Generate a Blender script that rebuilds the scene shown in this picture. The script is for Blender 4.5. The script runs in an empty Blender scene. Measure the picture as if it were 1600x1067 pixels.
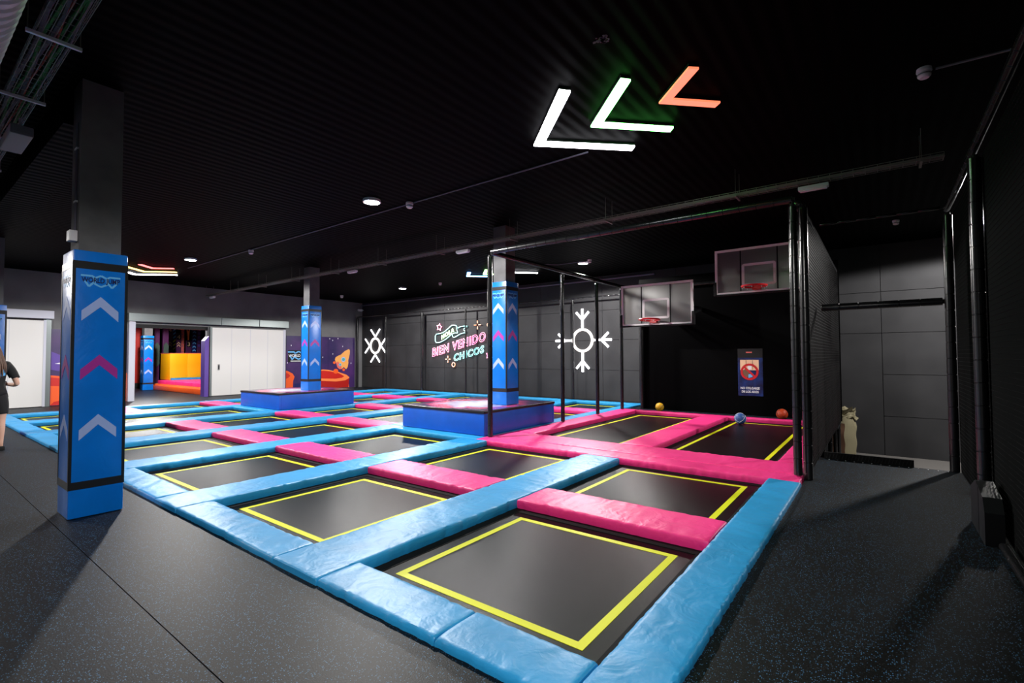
import bpy, bmesh, math, random
from mathutils import Vector, Matrix, noise
random.seed(7)
scene = bpy.context.scene
COL = scene.collection
PI = math.pi

# ------------------------------------------------------------------ camera
FPX, YAW, PITCH, ROLL, CAMZ = 756.56, 37.2696, 1.7418, -0.2359, 1.5
cam_data = bpy.data.cameras.new('camera')
cam_data.sensor_width = 36.0
cam_data.sensor_fit = 'HORIZONTAL'
cam_data.lens = FPX * 36.0 / 1600.0
cam_data.clip_start = 0.05
cam_data.clip_end = 200
cam = bpy.data.objects.new('camera', cam_data)
COL.objects.link(cam)
_y, _p, _r = map(math.radians, (YAW, PITCH, ROLL))
fw = Vector((-math.sin(_y) * math.cos(_p), math.cos(_y) * math.cos(_p), math.sin(_p)))
rt = Vector((math.cos(_y), math.sin(_y), 0))
up = rt.cross(fw)
rt2 = rt * math.cos(_r) + up * math.sin(_r)
up2 = -rt * math.sin(_r) + up * math.cos(_r)
cam.matrix_world = Matrix(((rt2.x, up2.x, -fw.x, 0), (rt2.y, up2.y, -fw.y, 0), (rt2.z, up2.z, -fw.z, CAMZ), (0, 0, 0, 1)))
scene.camera = cam

# ------------------------------------------------------------------ world / exposure
world = bpy.data.worlds.new('world')
scene.world = world
world.use_nodes = True
world.node_tree.nodes['Background'].inputs[0].default_value = (0.55, 0.6, 0.75, 1)
world.node_tree.nodes['Background'].inputs[1].default_value = 0.0
scene.view_settings.view_transform = 'Standard'
scene.view_settings.look = 'None'
scene.view_settings.exposure = 1.2
scene.view_settings.gamma = 1.0
scene.view_settings.use_curve_mapping = False
LAMP_W = 430.0          # power of one round ceiling lamp

# ------------------------------------------------------------------ materials
def srgb(r, g, b):
    f = lambda c: (c / 255 / 12.92) if c / 255 <= 0.04045 else ((c / 255 + 0.055) / 1.055) ** 2.4
    return (f(r), f(g), f(b), 1)

MATS = {}
def mat(name, col, rough=0.5, spec=0.5, metal=0.0, emit=None, estr=0.0):
    m = bpy.data.materials.new(name); m.use_nodes = True
    b = m.node_tree.nodes['Principled BSDF']
    b.inputs['Base Color'].default_value = col
    b.inputs['Roughness'].default_value = rough
    b.inputs['Specular IOR Level'].default_value = spec
    b.inputs['Metallic'].default_value = metal
    if emit:
        b.inputs['Emission Color'].default_value = emit
        b.inputs['Emission Strength'].default_value = estr
    MATS[name] = m
    return m

def N(m, t, **kw):
    n = m.node_tree.nodes.new(t)
    for k, v in kw.items():
        if k in n.inputs: n.inputs[k].default_value = v
        else: setattr(n, k, v)
    return n
def L(m, a, ao, b, bi): m.node_tree.links.new(a.outputs[ao], b.inputs[bi])
def bsdf(m): return m.node_tree.nodes['Principled BSDF']

def add_bump(m, scale=(1, 1, 1), nscale=20, strength=0.2, dist=0.01, detail=3, dist_w=0.0):
    tc = N(m, 'ShaderNodeTexCoord'); mp = N(m, 'ShaderNodeMapping'); mp.inputs['Scale'].default_value = scale
    nz = N(m, 'ShaderNodeTexNoise'); nz.inputs['Scale'].default_value = nscale; nz.inputs['Detail'].default_value = detail
    nz.inputs['Distortion'].default_value = dist_w
    bp = N(m, 'ShaderNodeBump'); bp.inputs['Strength'].default_value = strength; bp.inputs['Distance'].default_value = dist
    L(m, tc, 'Object', mp, 'Vector'); L(m, mp, 'Vector', nz, 'Vector'); L(m, nz, 'Fac', bp, 'Height'); L(m, bp, 'Normal', bsdf(m), 'Normal')
    return nz
def add_var(m, c1, c2, nscale=3, detail=4):
    tc = N(m, 'ShaderNodeTexCoord'); nz = N(m, 'ShaderNodeTexNoise'); nz.inputs['Scale'].default_value = nscale; nz.inputs['Detail'].default_value = detail
    cr = N(m, 'ShaderNodeValToRGB'); cr.color_ramp.elements[0].position = 0.35; cr.color_ramp.elements[1].position = 0.65
    cr.color_ramp.elements[0].color = c1; cr.color_ramp.elements[1].color = c2
    L(m, tc, 'Object', nz, 'Vector'); L(m, nz, 'Fac', cr, 'Fac'); L(m, cr, 'Color', bsdf(m), 'Base Color')

def vinyl(name, c, rough=0.36, bump=0.40):
    m = mat(name, c, rough, 0.5)
    tc = N(m, 'ShaderNodeTexCoord')
    na = N(m, 'ShaderNodeTexNoise'); na.inputs['Scale'].default_value = 4.5; na.inputs['Detail'].default_value = 2; na.inputs['Distortion'].default_value = 1.6
    nb = N(m, 'ShaderNodeTexNoise'); nb.inputs['Scale'].default_value = 1.6; nb.inputs['Detail'].default_value = 2
    mm = N(m, 'ShaderNodeMath', operation='MULTIPLY')
    nc = N(m, 'ShaderNodeTexNoise'); nc.inputs['Scale'].default_value = 26; nc.inputs['Detail'].default_value = 3; nc.inputs['Distortion'].default_value = 1.0
    ma = N(m, 'ShaderNodeMath', operation='MULTIPLY_ADD'); ma.inputs[1].default_value = 0.10
    bp = N(m, 'ShaderNodeBump'); bp.inputs['Strength'].default_value = bump; bp.inputs['Distance'].default_value = 0.035
    for n_ in (na, nb, nc): L(m, tc, 'Object', n_, 'Vector')
    L(m, na, 'Fac', mm, 0); L(m, nb, 'Fac', mm, 1); L(m, nc, 'Fac', ma, 0); L(m, mm, 'Value', ma, 2); L(m, ma, 'Value', bp, 'Height'); L(m, bp, 'Normal', bsdf(m), 'Normal')
    c2 = tuple(min(1, x * 1.08) for x in c[:3]) + (1,)
    c1 = tuple(x * 0.94 for x in c[:3]) + (1,)
    add_var(m, c1, c2, 4)
    return m
vinyl('pad_blue', srgb(36, 148, 208), 0.44)
vinyl('pad_pink', srgb(255, 52, 136), 0.46)
vinyl('wrap_blue', srgb(0, 112, 212), 0.30, 0.14)
vinyl('plinth_blue', srgb(0, 84, 188), 0.42, 0.1)
mat('wrap_black', (0.008, 0.008, 0.01, 1), 0.4)
mat('print_pale', srgb(160, 180, 232), 0.4)
mat('print_magenta', srgb(165, 45, 150), 0.4)
mat('print_navy', srgb(18, 28, 80), 0.4)
mat('print_sky', srgb(105, 185, 245), 0.4)
mat('print_white', srgb(235, 235, 240), 0.45)
mat('tape_yellow', srgb(228, 228, 20), 0.55, 0.3)
m = mat('bed_mesh', (0.0030, 0.0031, 0.0033, 1), 0.32, 0.17)
tc = N(m, 'ShaderNodeTexCoord'); w1 = N(m, 'ShaderNodeTexWave'); w1.inputs['Scale'].default_value = 90
w2 = N(m, 'ShaderNodeTexWave'); w2.inputs['Scale'].default_value = 90; w2.bands_direction = 'Y'
ad = N(m, 'ShaderNodeMath'); bp = N(m, 'ShaderNodeBump'); bp.inputs['Strength'].default_value = 0.25; bp.inputs['Distance'].default_value = 0.002
L(m, tc, 'Object', w1, 'Vector'); L(m, tc, 'Object', w2, 'Vector'); L(m, w1, 'Fac', ad, 0); L(m, w2, 'Fac', ad, 1); L(m, ad, 'Value', bp, 'Height'); L(m, bp, 'Normal', bsdf(m), 'Normal')
mat('net_black', (0.004, 0.004, 0.005, 1), 0.8, 0.2)
mat('frame_black', (0.006, 0.006, 0.007, 1), 0.6, 0.3)
mat('sleeve_black', (0.008, 0.008, 0.009, 1), 0.22, 0.6)
mat('cord_black', (0.003, 0.0032, 0.0035, 1), 0.65, 0.15)
mat('pit_dark', (0.006, 0.006, 0.006, 1), 0.9, 0.1)
# speckled rubber floor
m = mat('rubber', (0.02, 0.02, 0.02, 1), 0.5, 0.18)
tc = N(m, 'ShaderNodeTexCoord')
vo = N(m, 'ShaderNodeTexVoronoi'); vo.inputs['Scale'].default_value = 125
lt = N(m, 'ShaderNodeMath', operation='LESS_THAN'); lt.inputs[1].default_value = 0.34
sp = N(m, 'ShaderNodeSeparateColor')
gt = N(m, 'ShaderNodeMath', operation='GREATER_THAN'); gt.inputs[1].default_value = 0.5
mu = N(m, 'ShaderNodeMath', operation='MULTIPLY')
cr = N(m, 'ShaderNodeValToRGB')
cr.color_ramp.elements[0].color = srgb(70, 114, 150); cr.color_ramp.elements[1].color = srgb(44, 44, 46)
cr.color_ramp.elements[0].position = 0.45; cr.color_ramp.elements[1].position = 0.6
mx = N(m, 'ShaderNodeMix', data_type='RGBA')
nz = N(m, 'ShaderNodeTexNoise'); nz.inputs['Scale'].default_value = 2.0; nz.inputs['Detail'].default_value = 5
cb = N(m, 'ShaderNodeValToRGB'); cb.color_ramp.elements[0].color = (0.0028, 0.003, 0.0036, 1); cb.color_ramp.elements[1].color = (0.0045, 0.0045, 0.0048, 1)
bp = N(m, 'ShaderNodeBump'); bp.inputs['Strength'].default_value = 0.3; bp.inputs['Distance'].default_value = 0.003
n2 = N(m, 'ShaderNodeTexNoise'); n2.inputs['Scale'].default_value = 140
L(m, tc, 'Object', vo, 'Vector'); L(m, tc, 'Object', nz, 'Vector'); L(m, tc, 'Object', n2, 'Vector')
L(m, vo, 'Distance', lt, 0); L(m, vo, 'Color', sp, 'Color'); L(m, sp, 'Red', gt, 0); L(m, lt, 'Value', mu, 0); L(m, gt, 'Value', mu, 1)
L(m, sp, 'Green', cr, 'Fac'); L(m, nz, 'Fac', cb, 'Fac')
L(m, mu, 'Value', mx, 'Factor'); L(m, cb, 'Color', mx, 'A'); L(m, cr, 'Color', mx, 'B'); L(m, mx, 'Result', bsdf(m), 'Base Color')
L(m, n2, 'Fac', bp, 'Height'); L(m, bp, 'Normal', bsdf(m), 'Normal')
# black painted ribbed ceiling
m = mat('ceiling_black', (0.0006, 0.0005, 0.00065, 1), 0.6, 0.02)
tc = N(m, 'ShaderNodeTexCoord'); wv = N(m, 'ShaderNodeTexWave'); wv.inputs['Scale'].default_value = 2.2; wv.bands_direction = 'X'
wv.inputs['Distortion'].default_value = 0.4
bp = N(m, 'ShaderNodeBump'); bp.inputs['Strength'].default_value = 0.35; bp.inputs['Distance'].default_value = 0.02
L(m, tc, 'Object', wv, 'Vector'); L(m, wv, 'Fac', bp, 'Height'); L(m, bp, 'Normal', bsdf(m), 'Normal')
m = mat('wall_grey', srgb(108, 108, 110), 0.75, 0.3); add_var(m, srgb(102, 102, 104), srgb(114, 114, 116), 1.3)
m = mat('panel_dark', srgb(48, 48, 50), 0.65, 0.25); add_var(m, srgb(44, 44, 46), srgb(52, 52, 54), 1.5); add_bump(m, (1, 1, 1), 60, 0.08, 0.004)
mat('black_wall', (0.0006, 0.0006, 0.0008, 1), 0.55, 0.03)
m = mat('concrete', srgb(92, 92, 94), 0.8, 0.3); add_var(m, srgb(86, 86, 88), srgb(98, 98, 100), 5); add_bump(m, (1, 1, 1), 40, 0.15, 0.004)
mat('concrete_pale', srgb(104, 101, 98), 0.8)
mat('galv', srgb(122, 130, 130), 0.4, 0.5, 0.6)
mat('door_white', srgb(214, 213, 211), 0.5, 0.3)
mat('header_pale', srgb(190, 192, 205), 0.5, 0.4)
mat('plastic_white', srgb(225, 222, 226), 0.45)
mat('plastic_grey', srgb(120, 120, 122), 0.5)
mat('steel', srgb(215, 215, 222), 0.3, 0.6, 0.2)
mat('wire_grey', srgb(120, 118, 112), 0.45, 0.5, 0.5)
mat('cable_green', srgb(30, 120, 50), 0.5)
mat('cable_red', srgb(150, 50, 35), 0.5)
mat('cable_grey', srgb(92, 90, 104), 0.5)
mat('rim_red', srgb(205, 20, 28), 0.35, 0.5)
mat('board_frame', srgb(248, 245, 246), 0.45, 0.4)
m = mat('board_acrylic', srgb(120, 120, 124), 0.22, 0.6)
tl = N(m, 'ShaderNodeBsdfTranslucent'); tl.inputs['Color'].default_value = srgb(190, 188, 186)
ms = N(m, 'ShaderNodeMixShader'); ms.inputs[0].default_value = 0.62
ou = m.node_tree.nodes['Material Output']
L(m, bsdf(m), 'BSDF', ms, 1); L(m, tl, 'BSDF', ms, 2); L(m, ms, 'Shader', ou, 'Surface')
mat('ball_yellow', srgb(215, 165, 25), 0.5)
mat('ball_blue', srgb(50, 85, 150), 0.5)
mat('ball_orange', srgb(190, 62, 18), 0.55)
mat('sack_tan', srgb(142, 134, 106), 0.8); mat('sack_brown', srgb(120, 86, 66), 0.8)
mat('skin', srgb(214, 168, 146), 0.55)
mat('hair_brown', srgb(86, 52, 32), 0.55)
mat('cloth_black', (0.008, 0.008, 0.009, 1), 0.85)
mat('orange', srgb(242, 92, 28), 0.45); mat('orange_light', srgb(255, 138, 70), 0.45); mat('crater_red', srgb(200, 30, 20), 0.45)
mat('rocket_amber', srgb(240, 168, 84), 0.45); mat('yellow_pad', srgb(244, 176, 6), 0.45)
mat('purple_pad', srgb(88, 60, 150), 0.5); mat('purple_dark', srgb(78, 22, 78), 0.5); mat('teal_print', srgb(70, 165, 165), 0.45)
mat('coral', srgb(225, 105, 95), 0.5); mat('lime', srgb(225, 225, 40), 0.5); mat('cream', srgb(248, 205, 165), 0.5)
mat('red_wall', srgb(176, 20, 12), 0.5); mat('green_dim', srgb(62, 82, 74), 0.5); mat('navy_print', srgb(14, 18, 88), 0.5)
def emis(name, c, s):
    return mat(name, (0.8, 0.8, 0.8, 1), 0.5, 0.2, 0, c, s)
emis('led_lamp', (1, 0.98, 0.96, 1), 40)
emis('led_white', (0.93, 0.94, 1, 1), 9)
emis('led_green', (0.16, 1, 0.18, 1), 10)
emis('led_red', (1, 0.17, 0.075, 1), 0.75)
emis('led_yellow', (1, 0.55, 0.12, 1), 2.5)
emis('led_crimson', (1, 0.1, 0.09, 1), 2.2)
emis('led_blue', (0.15, 0.45, 1, 1), 5)
emis('led_lime', (0.35, 1, 0.25, 1), 3)
emis('neon_pink', (1, 0.045, 0.27, 1), 1.5)
emis('neon_cyan', (0.05, 0.8, 0.76, 1), 0.8)
emis('neon_orange', (1, 0.26, 0.03, 1), 1.0)
emis('neon_green', (0.35, 0.85, 0.16, 1), 1.4)
emis('sign_white', (0.96, 0.95, 1, 1), 2)
emis('sign_warm', (1, 0.9, 0.84, 1), 1.5)
# galaxy print on the plinth tops
m = mat('galaxy', (0.1, 0.1, 0.1, 1), 0.18, 0.6)
tc = N(m, 'ShaderNodeTexCoord'); mp = N(m, 'ShaderNodeMapping'); gr = N(m, 'ShaderNodeTexGradient', gradient_type='SPHERICAL')
mp.inputs['Scale'].default_value = (0.75, 0.75, 0.75); mp.inputs['Location'].default_value = (-0.05, 0.1, 0)
nz = N(m, 'ShaderNodeTexNoise'); nz.inputs['Scale'].default_value = 2.6; nz.inputs['Detail'].default_value = 7; nz.inputs['Distortion'].default_value = 1.2
ma = N(m, 'ShaderNodeMath', operation='MULTIPLY_ADD'); ma.inputs[1].default_value = 0.75; 
sb = N(m, 'ShaderNodeMath', operation='SUBTRACT'); sb.inputs[1].default_value = 0.17
cr = N(m, 'ShaderNodeValToRGB'); e = cr.color_ramp.elements
e[0].position = 0.12; e[0].color = srgb(34, 30, 44); e[1].position = 0.80; e[1].color = srgb(240, 238, 245)
for ps, c in ((0.28, srgb(60, 40, 92)), (0.40, srgb(150, 60, 120)), (0.50, srgb(225, 70, 110)), (0.60, srgb(170, 165, 210))):
    x = e.new(ps); x.color = c
L(m, tc, 'Object', mp, 'Vector'); L(m, mp, 'Vector', gr, 'Vector'); L(m, tc, 'Object', nz, 'Vector')
L(m, nz, 'Fac', ma, 0); L(m, gr, 'Fac', ma, 2); L(m, ma, 'Value', sb, 0); L(m, sb, 'Value', cr, 'Fac'); L(m, cr, 'Color', bsdf(m), 'Base Color')
# violet night-sky print of the mural
m = mat('mural_sky', srgb(62, 48, 122), 0.35, 0.5)
tc = N(m, 'ShaderNodeTexCoord'); nz = N(m, 'ShaderNodeTexNoise'); nz.inputs['Scale'].default_value = 1.1; nz.inputs['Detail'].default_value = 4
cr = N(m, 'ShaderNodeValToRGB'); e = cr.color_ramp.elements
e[0].position = 0.3; e[0].color = srgb(36, 32, 78); e[1].position = 0.7; e[1].color = srgb(78, 44, 104)
L(m, tc, 'Object', nz, 'Vector'); L(m, nz, 'Fac', cr, 'Fac'); L(m, cr, 'Color', bsdf(m), 'Base Color')
m = mat('poster_blue', srgb(10, 24, 96), 0.4, 0.3); add_var(m, srgb(5, 8, 54), srgb(14, 44, 108), 6)

# ------------------------------------------------------------------ mesh helpers
class MB:
    def __init__(s): s.v = []; s.f = []
    def add(s, vs, fs):
        o = len(s.v); s.v += [tuple(v) for v in vs]; s.f += [tuple(i + o for i in f) for f in fs]; return s
    def box(s, x0, x1, y0, y1, z0, z1, b=0.0):
        if b <= 0:
            return s.add([(x0, y0, z0), (x1, y0, z0), (x1, y1, z0), (x0, y1, z0), (x0, y0, z1), (x1, y0, z1), (x1, y1, z1), (x0, y1, z1)],
                         [(3, 2, 1, 0), (4, 5, 6, 7), (0, 1, 5, 4), (1, 2, 6, 5), (2, 3, 7, 6), (3, 0, 4, 7)])
        bm = bmesh.new(); bmesh.ops.create_cube(bm, size=1)
        for v in bm.verts:
            v.co = Vector(((x0 + x1) / 2 + v.co.x * (x1 - x0), (y0 + y1) / 2 + v.co.y * (y1 - y0), (z0 + z1) / 2 + v.co.z * (z1 - z0)))
        bmesh.ops.bevel(bm, geom=bm.edges[:], offset=b, segments=2, profile=0.6, affect='EDGES')
        bm.verts.index_update()
        s.add([v.co for v in bm.verts], [[v.index for v in f.verts] for f in bm.faces]); bm.free(); return s
    def tube(s, pts, r, seg=8, closed=False, cap=True):
        pts = [Vector(p) for p in pts]; n = len(pts); rings = []; prev = None
        for i, p in enumerate(pts):
            a = pts[(i - 1) % n] if (closed or i > 0) else p
            b = pts[(i + 1) % n] if (closed or i < n - 1) else p
            t = (b - a); t = t.normalized() if t.length > 1e-9 else Vector((0, 0, 1))
            if prev is None:
                u = t.orthogonal().normalized()
            else:
                u = prev - t * prev.dot(t); u = u.normalized() if u.length > 1e-6 else t.orthogonal().normalized()
            prev = u; w = t.cross(u)
            rr = r[i] if isinstance(r, (list, tuple)) else r
            rings.append([p + (u * math.cos(2 * PI * k / seg) + w * math.sin(2 * PI * k / seg)) * rr for k in range(seg)])
        vs = [v for ring in rings for v in ring]; fs = []
        for i in range(n if closed else n - 1):
            j = (i + 1) % n
            for k in range(seg):
                k2 = (k + 1) % seg
                fs.append((i * seg + k, i * seg + k2, j * seg + k2, j * seg + k))
        if cap and not closed:
            fs.append(tuple(range(seg - 1, -1, -1))); fs.append(tuple((n - 1) * seg + k for k in range(seg)))
        return s.add(vs, fs)
    def lathe(s, prof, c, axis='z', seg=24):
        vs = []; fs = []; n = len(prof)
        for k in range(seg):
            a = 2 * PI * k / seg
            for r, h in prof:
                q = (r * math.cos(a), r * math.sin(a), h)
                if axis == 'x': q = (q[2], q[0], q[1])
                if axis == 'y': q = (q[0], q[2], q[1])
                vs.append((q[0] + c[0], q[1] + c[1], q[2] + c[2]))
        for k in range(seg):
            k2 = (k + 1) % seg
            for i in range(n - 1):
                fs.append((k * n + i, k2 * n + i, k2 * n + i + 1, k * n + i + 1))
        return s.add(vs, fs)
    def prism(s, poly, plane, d0, d1):
        """poly of 2D points; plane 'x': (y,z) at x=d0..d1, 'y': (x,z), 'z': (x,y)"""
        def P(a, b, d): return {'x': (d, a, b), 'y': (a, d, b), 'z': (a, b, d)}[plane]
        n = len(poly)
        vs = [P(a, b, d0) for a, b in poly] + [P(a, b, d1) for a, b in poly]
        fs = [tuple(range(n)), tuple(range(2 * n - 1, n - 1, -1))]
        fs += [(i, i + n, (i + 1) % n + n, (i + 1) % n) for i in range(n)]
        return s.add(vs, fs)
    def bounds(s):
        return [(min(v[i] for v in s.v), max(v[i] for v in s.v)) for i in range(3)]

WL = {}
def tag(o, label, cat, group=None, kind=None):
    o['label'] = label; o['category'] = cat
    if group: o['group'] = group
    if kind: o['kind'] = kind
    return o
def obj(name, mb, mt, parent=None, smooth=False, origin=None):
    if parent is not None: org = WL[parent.as_pointer()]
    elif origin is not None: org = Vector(origin)
    else:
        b = mb.bounds(); org = Vector(((b[0][0] + b[0][1]) / 2, (b[1][0] + b[1][1]) / 2, b[2][0]))
    me = bpy.data.meshes.new(name)
    me.from_pydata([(v[0] - org.x, v[1] - org.y, v[2] - org.z) for v in mb.v], [], mb.f)
    bm = bmesh.new(); bm.from_mesh(me); bmesh.ops.recalc_face_normals(bm, faces=bm.faces[:]); bm.to_mesh(me); bm.free()
    if smooth:
        for p in me.polygons: p.use_smooth = True
        me.set_sharp_from_angle(angle=math.radians(42))
    me.materials.append(MATS[mt])
    o = bpy.data.objects.new(name, me); COL.objects.link(o)
    if parent is not None: o.parent = parent; WL[o.as_pointer()] = org
    else: o.location = org; WL[o.as_pointer()] = org
    return o
def thing(name, label, cat, loc, group=None):
    o = bpy.data.objects.new(name, None); COL.objects.link(o); o.location = loc; o.empty_display_size = 0.1
    WL[o.as_pointer()] = Vector(loc)
    return tag(o, label, cat, group)
def struct(o):
    o['kind'] = 'structure'; return o
def copy_tree(o, parent=None, delta=None):
    c = o.copy(); COL.objects.link(c)
    if parent is None:
        c.location = o.location + Vector(delta); WL[c.as_pointer()] = WL[o.as_pointer()] + Vector(delta)
    else:
        c.parent = parent; WL[c.as_pointer()] = WL[parent.as_pointer()]
    for ch in list(o.children): copy_tree(ch, c)
    return c
def text_mesh(body, size=1.0, extrude=0.0, outline=None, align='CENTER', xscale=1.0, shear=0.0, spacing=1.0, bold=0.0):
    cu = bpy.data.curves.new('t', 'FONT'); cu.body = body; cu.size = size; cu.align_x = align; cu.shear = shear; cu.space_character = spacing
    cu.resolution_u = 3; cu.offset = bold
    if outline: cu.fill_mode = 'NONE'; cu.bevel_depth = outline; cu.bevel_resolution = 1
    else: cu.extrude = extrude
    o = bpy.data.objects.new('t', cu); COL.objects.link(o)
    dg = bpy.context.evaluated_depsgraph_get(); dg.update()
    me = bpy.data.meshes.new_from_object(o.evaluated_get(dg))
    mb = MB(); mb.add([(v.co.x * xscale, v.co.y, v.co.z) for v in me.vertices], [tuple(p.vertices) for p in me.polygons])
    bpy.data.objects.remove(o); bpy.data.curves.remove(cu); bpy.data.meshes.remove(me)
    return mb
def xf(mb, fn):
    r = MB(); r.v = [tuple(fn(*v)) for v in mb.v]; r.f = list(mb.f); return r
def ellipse(cx, cz, rx, rz, n=20): return [(cx + rx * math.cos(2 * PI * k / n), cz + rz * math.sin(2 * PI * k / n)) for k in range(n)]
def strip2d(pts, w):
    """flat polyline band: list of quads as 2D polys"""
    out = []
    for (a, b), (c, d) in zip(pts[:-1], pts[1:]):
        l = math.hypot(c - a, d - b) or 1; nx, ny = -(d - b) / l * w / 2, (c - a) / l * w / 2
        out.append([(a + nx, b + ny), (c + nx, d + ny), (c - nx, d - ny), (a - nx, b - ny)])
    return out

ORD = ['first', 'second', 'third', 'fourth', 'fifth', 'sixth', 'seventh', 'eighth']
FZ = 0.05            # floor level; trampoline beds lie at z = 0
GX, GY, PIT, A = -2.700, 2.210, 2.383, 1.460   # grid origin, spacing, side of the yellow square
PT = 0.095           # top of the pads
CEIL = 4.1
XC = lambda b: -3.157 - PIT * (b - 1)
YC = lambda k: 4.126 + PIT * k

# ================================================================== STRUCTURE
# floor: rubber level round the trampoline field, rolls in front as separate strips
fl = MB()
fl.box(-0.735, 0.74, 1.735, 8.12, -0.05, FZ)                 # walkway beside the cage
fl.box(-0.795, -0.735, 6.61, 8.12, -0.05, FZ)
fl.box(0.74, 2.6, -5, 8.12, -0.05, FZ)
fl.box(-20, -17.50, 1.735, 14.3, -0.05, FZ)
fl.box(-17.50, -5.53, 13.72, 14.3, -0.05, FZ)
fl.box(-5.53, -0.74, 12.12, 14.3, -0.05, FZ)
fl.box(-32, -20, 4.0, 12.5, -0.05, FZ)                       # next room
floor = struct(obj('floor', fl, 'rubber', origin=(0, 0, 0)))
ys = [-5, -4.03, -2.78, -1.53, -0.28, 0.97, 1.735]
for a, b in zip(ys[:-1], ys[1:]):
    obj('rubber_roll', MB().box(-20, 0.738, a + 0.003, b - 0.003, -0.05, FZ), 'rubber', floor)
pf = struct(obj('floor_pit', MB().box(-20, 2.6, -5, 14.4, -0.96, -0.86), 'pit_dark'))
sf = struct(obj('floor_service', MB().box(-0.70, 2.6, 8.16, 14.3, -0.86, -0.84), 'concrete_pale'))
struct(obj('wall_step', MB().box(-0.735, 2.6, 8.08, 8.12, -0.86, -0.05), 'black_wall'))

# walls
wl = MB(); X0, X1 = -20.15, -20.0
wl.box(X0, X1, -5, 5.26, FZ, CEIL); wl.box(X0, X1, 7.48, 14.4, FZ, CEIL); wl.box(X0, X1, 5.26, 7.48, 2.62, CEIL)
struct(obj('wall_left', wl, 'wall_grey'))
wb = struct(obj('wall_back', MB().box(-20.15, 2.6, 14.3, 14.45, -0.9, CEIL), 'panel_dark'))
zs = [-0.9, 0.07, 1.04, 2.01, 2.98, CEIL]
xe = [0.03 - 2.4 * k for k in range(9)] + [-20.0]
xe = [2.6] + xe
for i in range(len(xe) - 1):
    for j in range(5):
        if xe[i] - xe[i + 1] < 0.1 or (i == 1 and j in (1, 2)): continue
        zt_ = zs[3] if (i == 1 and j == 0) else zs[j + 1]
        obj('panel', MB().box(xe[i + 1] + 0.006, xe[i] - 0.006, 14.275, 14.3, zs[j] + 0.006, zt_ - 0.006), 'panel_dark', wb)
struct(obj('wall_right', MB().box(2.6, 2.75, -5, 14.45, -0.9, CEIL), 'black_wall'))
struct(obj('wall_front', MB().box(-20.15, 2.75, -5.15, -5, -0.1, CEIL), 'wall_grey'))
struct(obj('ceiling', MB().box(-20.15, 2.75, -5.15, 14.45, CEIL, CEIL + 0.1), 'ceiling_black', origin=(0, 0, CEIL)))
# black end wall of the basketball lanes
ew = MB().box(-5.30, -0.70, 12.80, 12.88, FZ, 3.6)
struct(obj('wall_cage', ew, 'black_wall'))
# beams
bm_ = MB().box(-19.99, -6.17, 1.04, 1.42, 3.75, CEIL)
struct(obj('trim_1', bm_, 'ceiling_black'))
# next room shell
struct(obj('wall_next_room', MB().box(-32.1, -32, 4.0, 12.5, FZ, 3.6).box(-32, -20.15, 3.9, 4.0, FZ, 3.6).box(-32, -20.15, 12.5, 12.6, FZ, 3.6), 'black_wall'))
struct(obj('ceiling_next_room', MB().box(-32.1, -20.15, 3.9, 12.6, 3.6, 3.7), 'ceiling_black'))

# sliding doors on the left wall
d1 = thing('door_1', 'tall white sliding door drawn aside next to the open doorway', 'door', (-19.87, 9.0, FZ)); d1['kind'] = 'structure'
obj('door_leaf', MB().box(-19.93, -19.85, 7.60, 10.30, 0.07, 2.62), 'door_white', d1)
for yy in (8.28, 8.98, 9.66):
    obj('leaf_joint', MB().box(-19.852, -19.847, yy - 0.006, yy + 0.006, 0.08, 2.6), 'header_pale', d1)
obj('edge_strip', MB().box(-19.94, -19.84, 10.30, 10.40, 0.06, 2.64), 'header_pale', d1)
obj('edge_strip', MB().box(-19.94, -19.84, 7.53, 7.60, 0.06, 2.64), 'galv', d1)
h = obj('handle', MB().box(-19.85, -19.835, 7.80, 7.87, 1.02, 1.24, 0.005), 'plastic_grey', d1)
obj('handle_slot', MB().box(-19.836, -19.832, 7.815, 7.855, 1.06, 1.20), 'frame_black', h)
tr = struct(obj('trim_3', MB().box(-19.99, -19.80, 5.06, 7.90, 2.72, 3.0, 0.01).box(-19.99, -19.80, 7.91, 9.3, 2.72, 3.0, 0.01).box(-19.99, -19.80, 9.31, 10.52, 2.72, 3.0, 0.01), 'galv'))
struct(obj('trim_4', MB().box(-20.18, -19.84, 5.08, 5.26, FZ, 2.72, 0.01), 'header_pale'))
struct(obj('trim_5', MB().box(-20.17, -19.99, 5.26, 7.5, 2.52, 2.64), 'frame_black'))
d2 = thing('door_2', 'tall white sliding door behind the person in black', 'door', (-19.87, 1.6, FZ)); d2['kind'] = 'structure'
obj('door_leaf', MB().box(-19.93, -19.85, 0.2, 3.02, 0.07, 2.62), 'door_white', d2)
for yy in (0.9, 1.6, 2.3):
    obj('leaf_joint', MB().box(-19.852, -19.847, yy - 0.006, yy + 0.006, 0.08, 2.6), 'header_pale', d2)
obj('edge_strip', MB().box(-19.94, -19.84, 3.02, 3.08, 0.06, 2.64), 'header_pale', d2)
struct(obj('trim_6', MB().box(-19.99, -19.80, -0.1, 3.24, 2.68, 2.92, 0.01), 'header_pale'))
struct(obj('trim_7', MB().box(-20.0, -19.93, 3.08, 3.2, FZ, 2.68), 'galv'))

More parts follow.
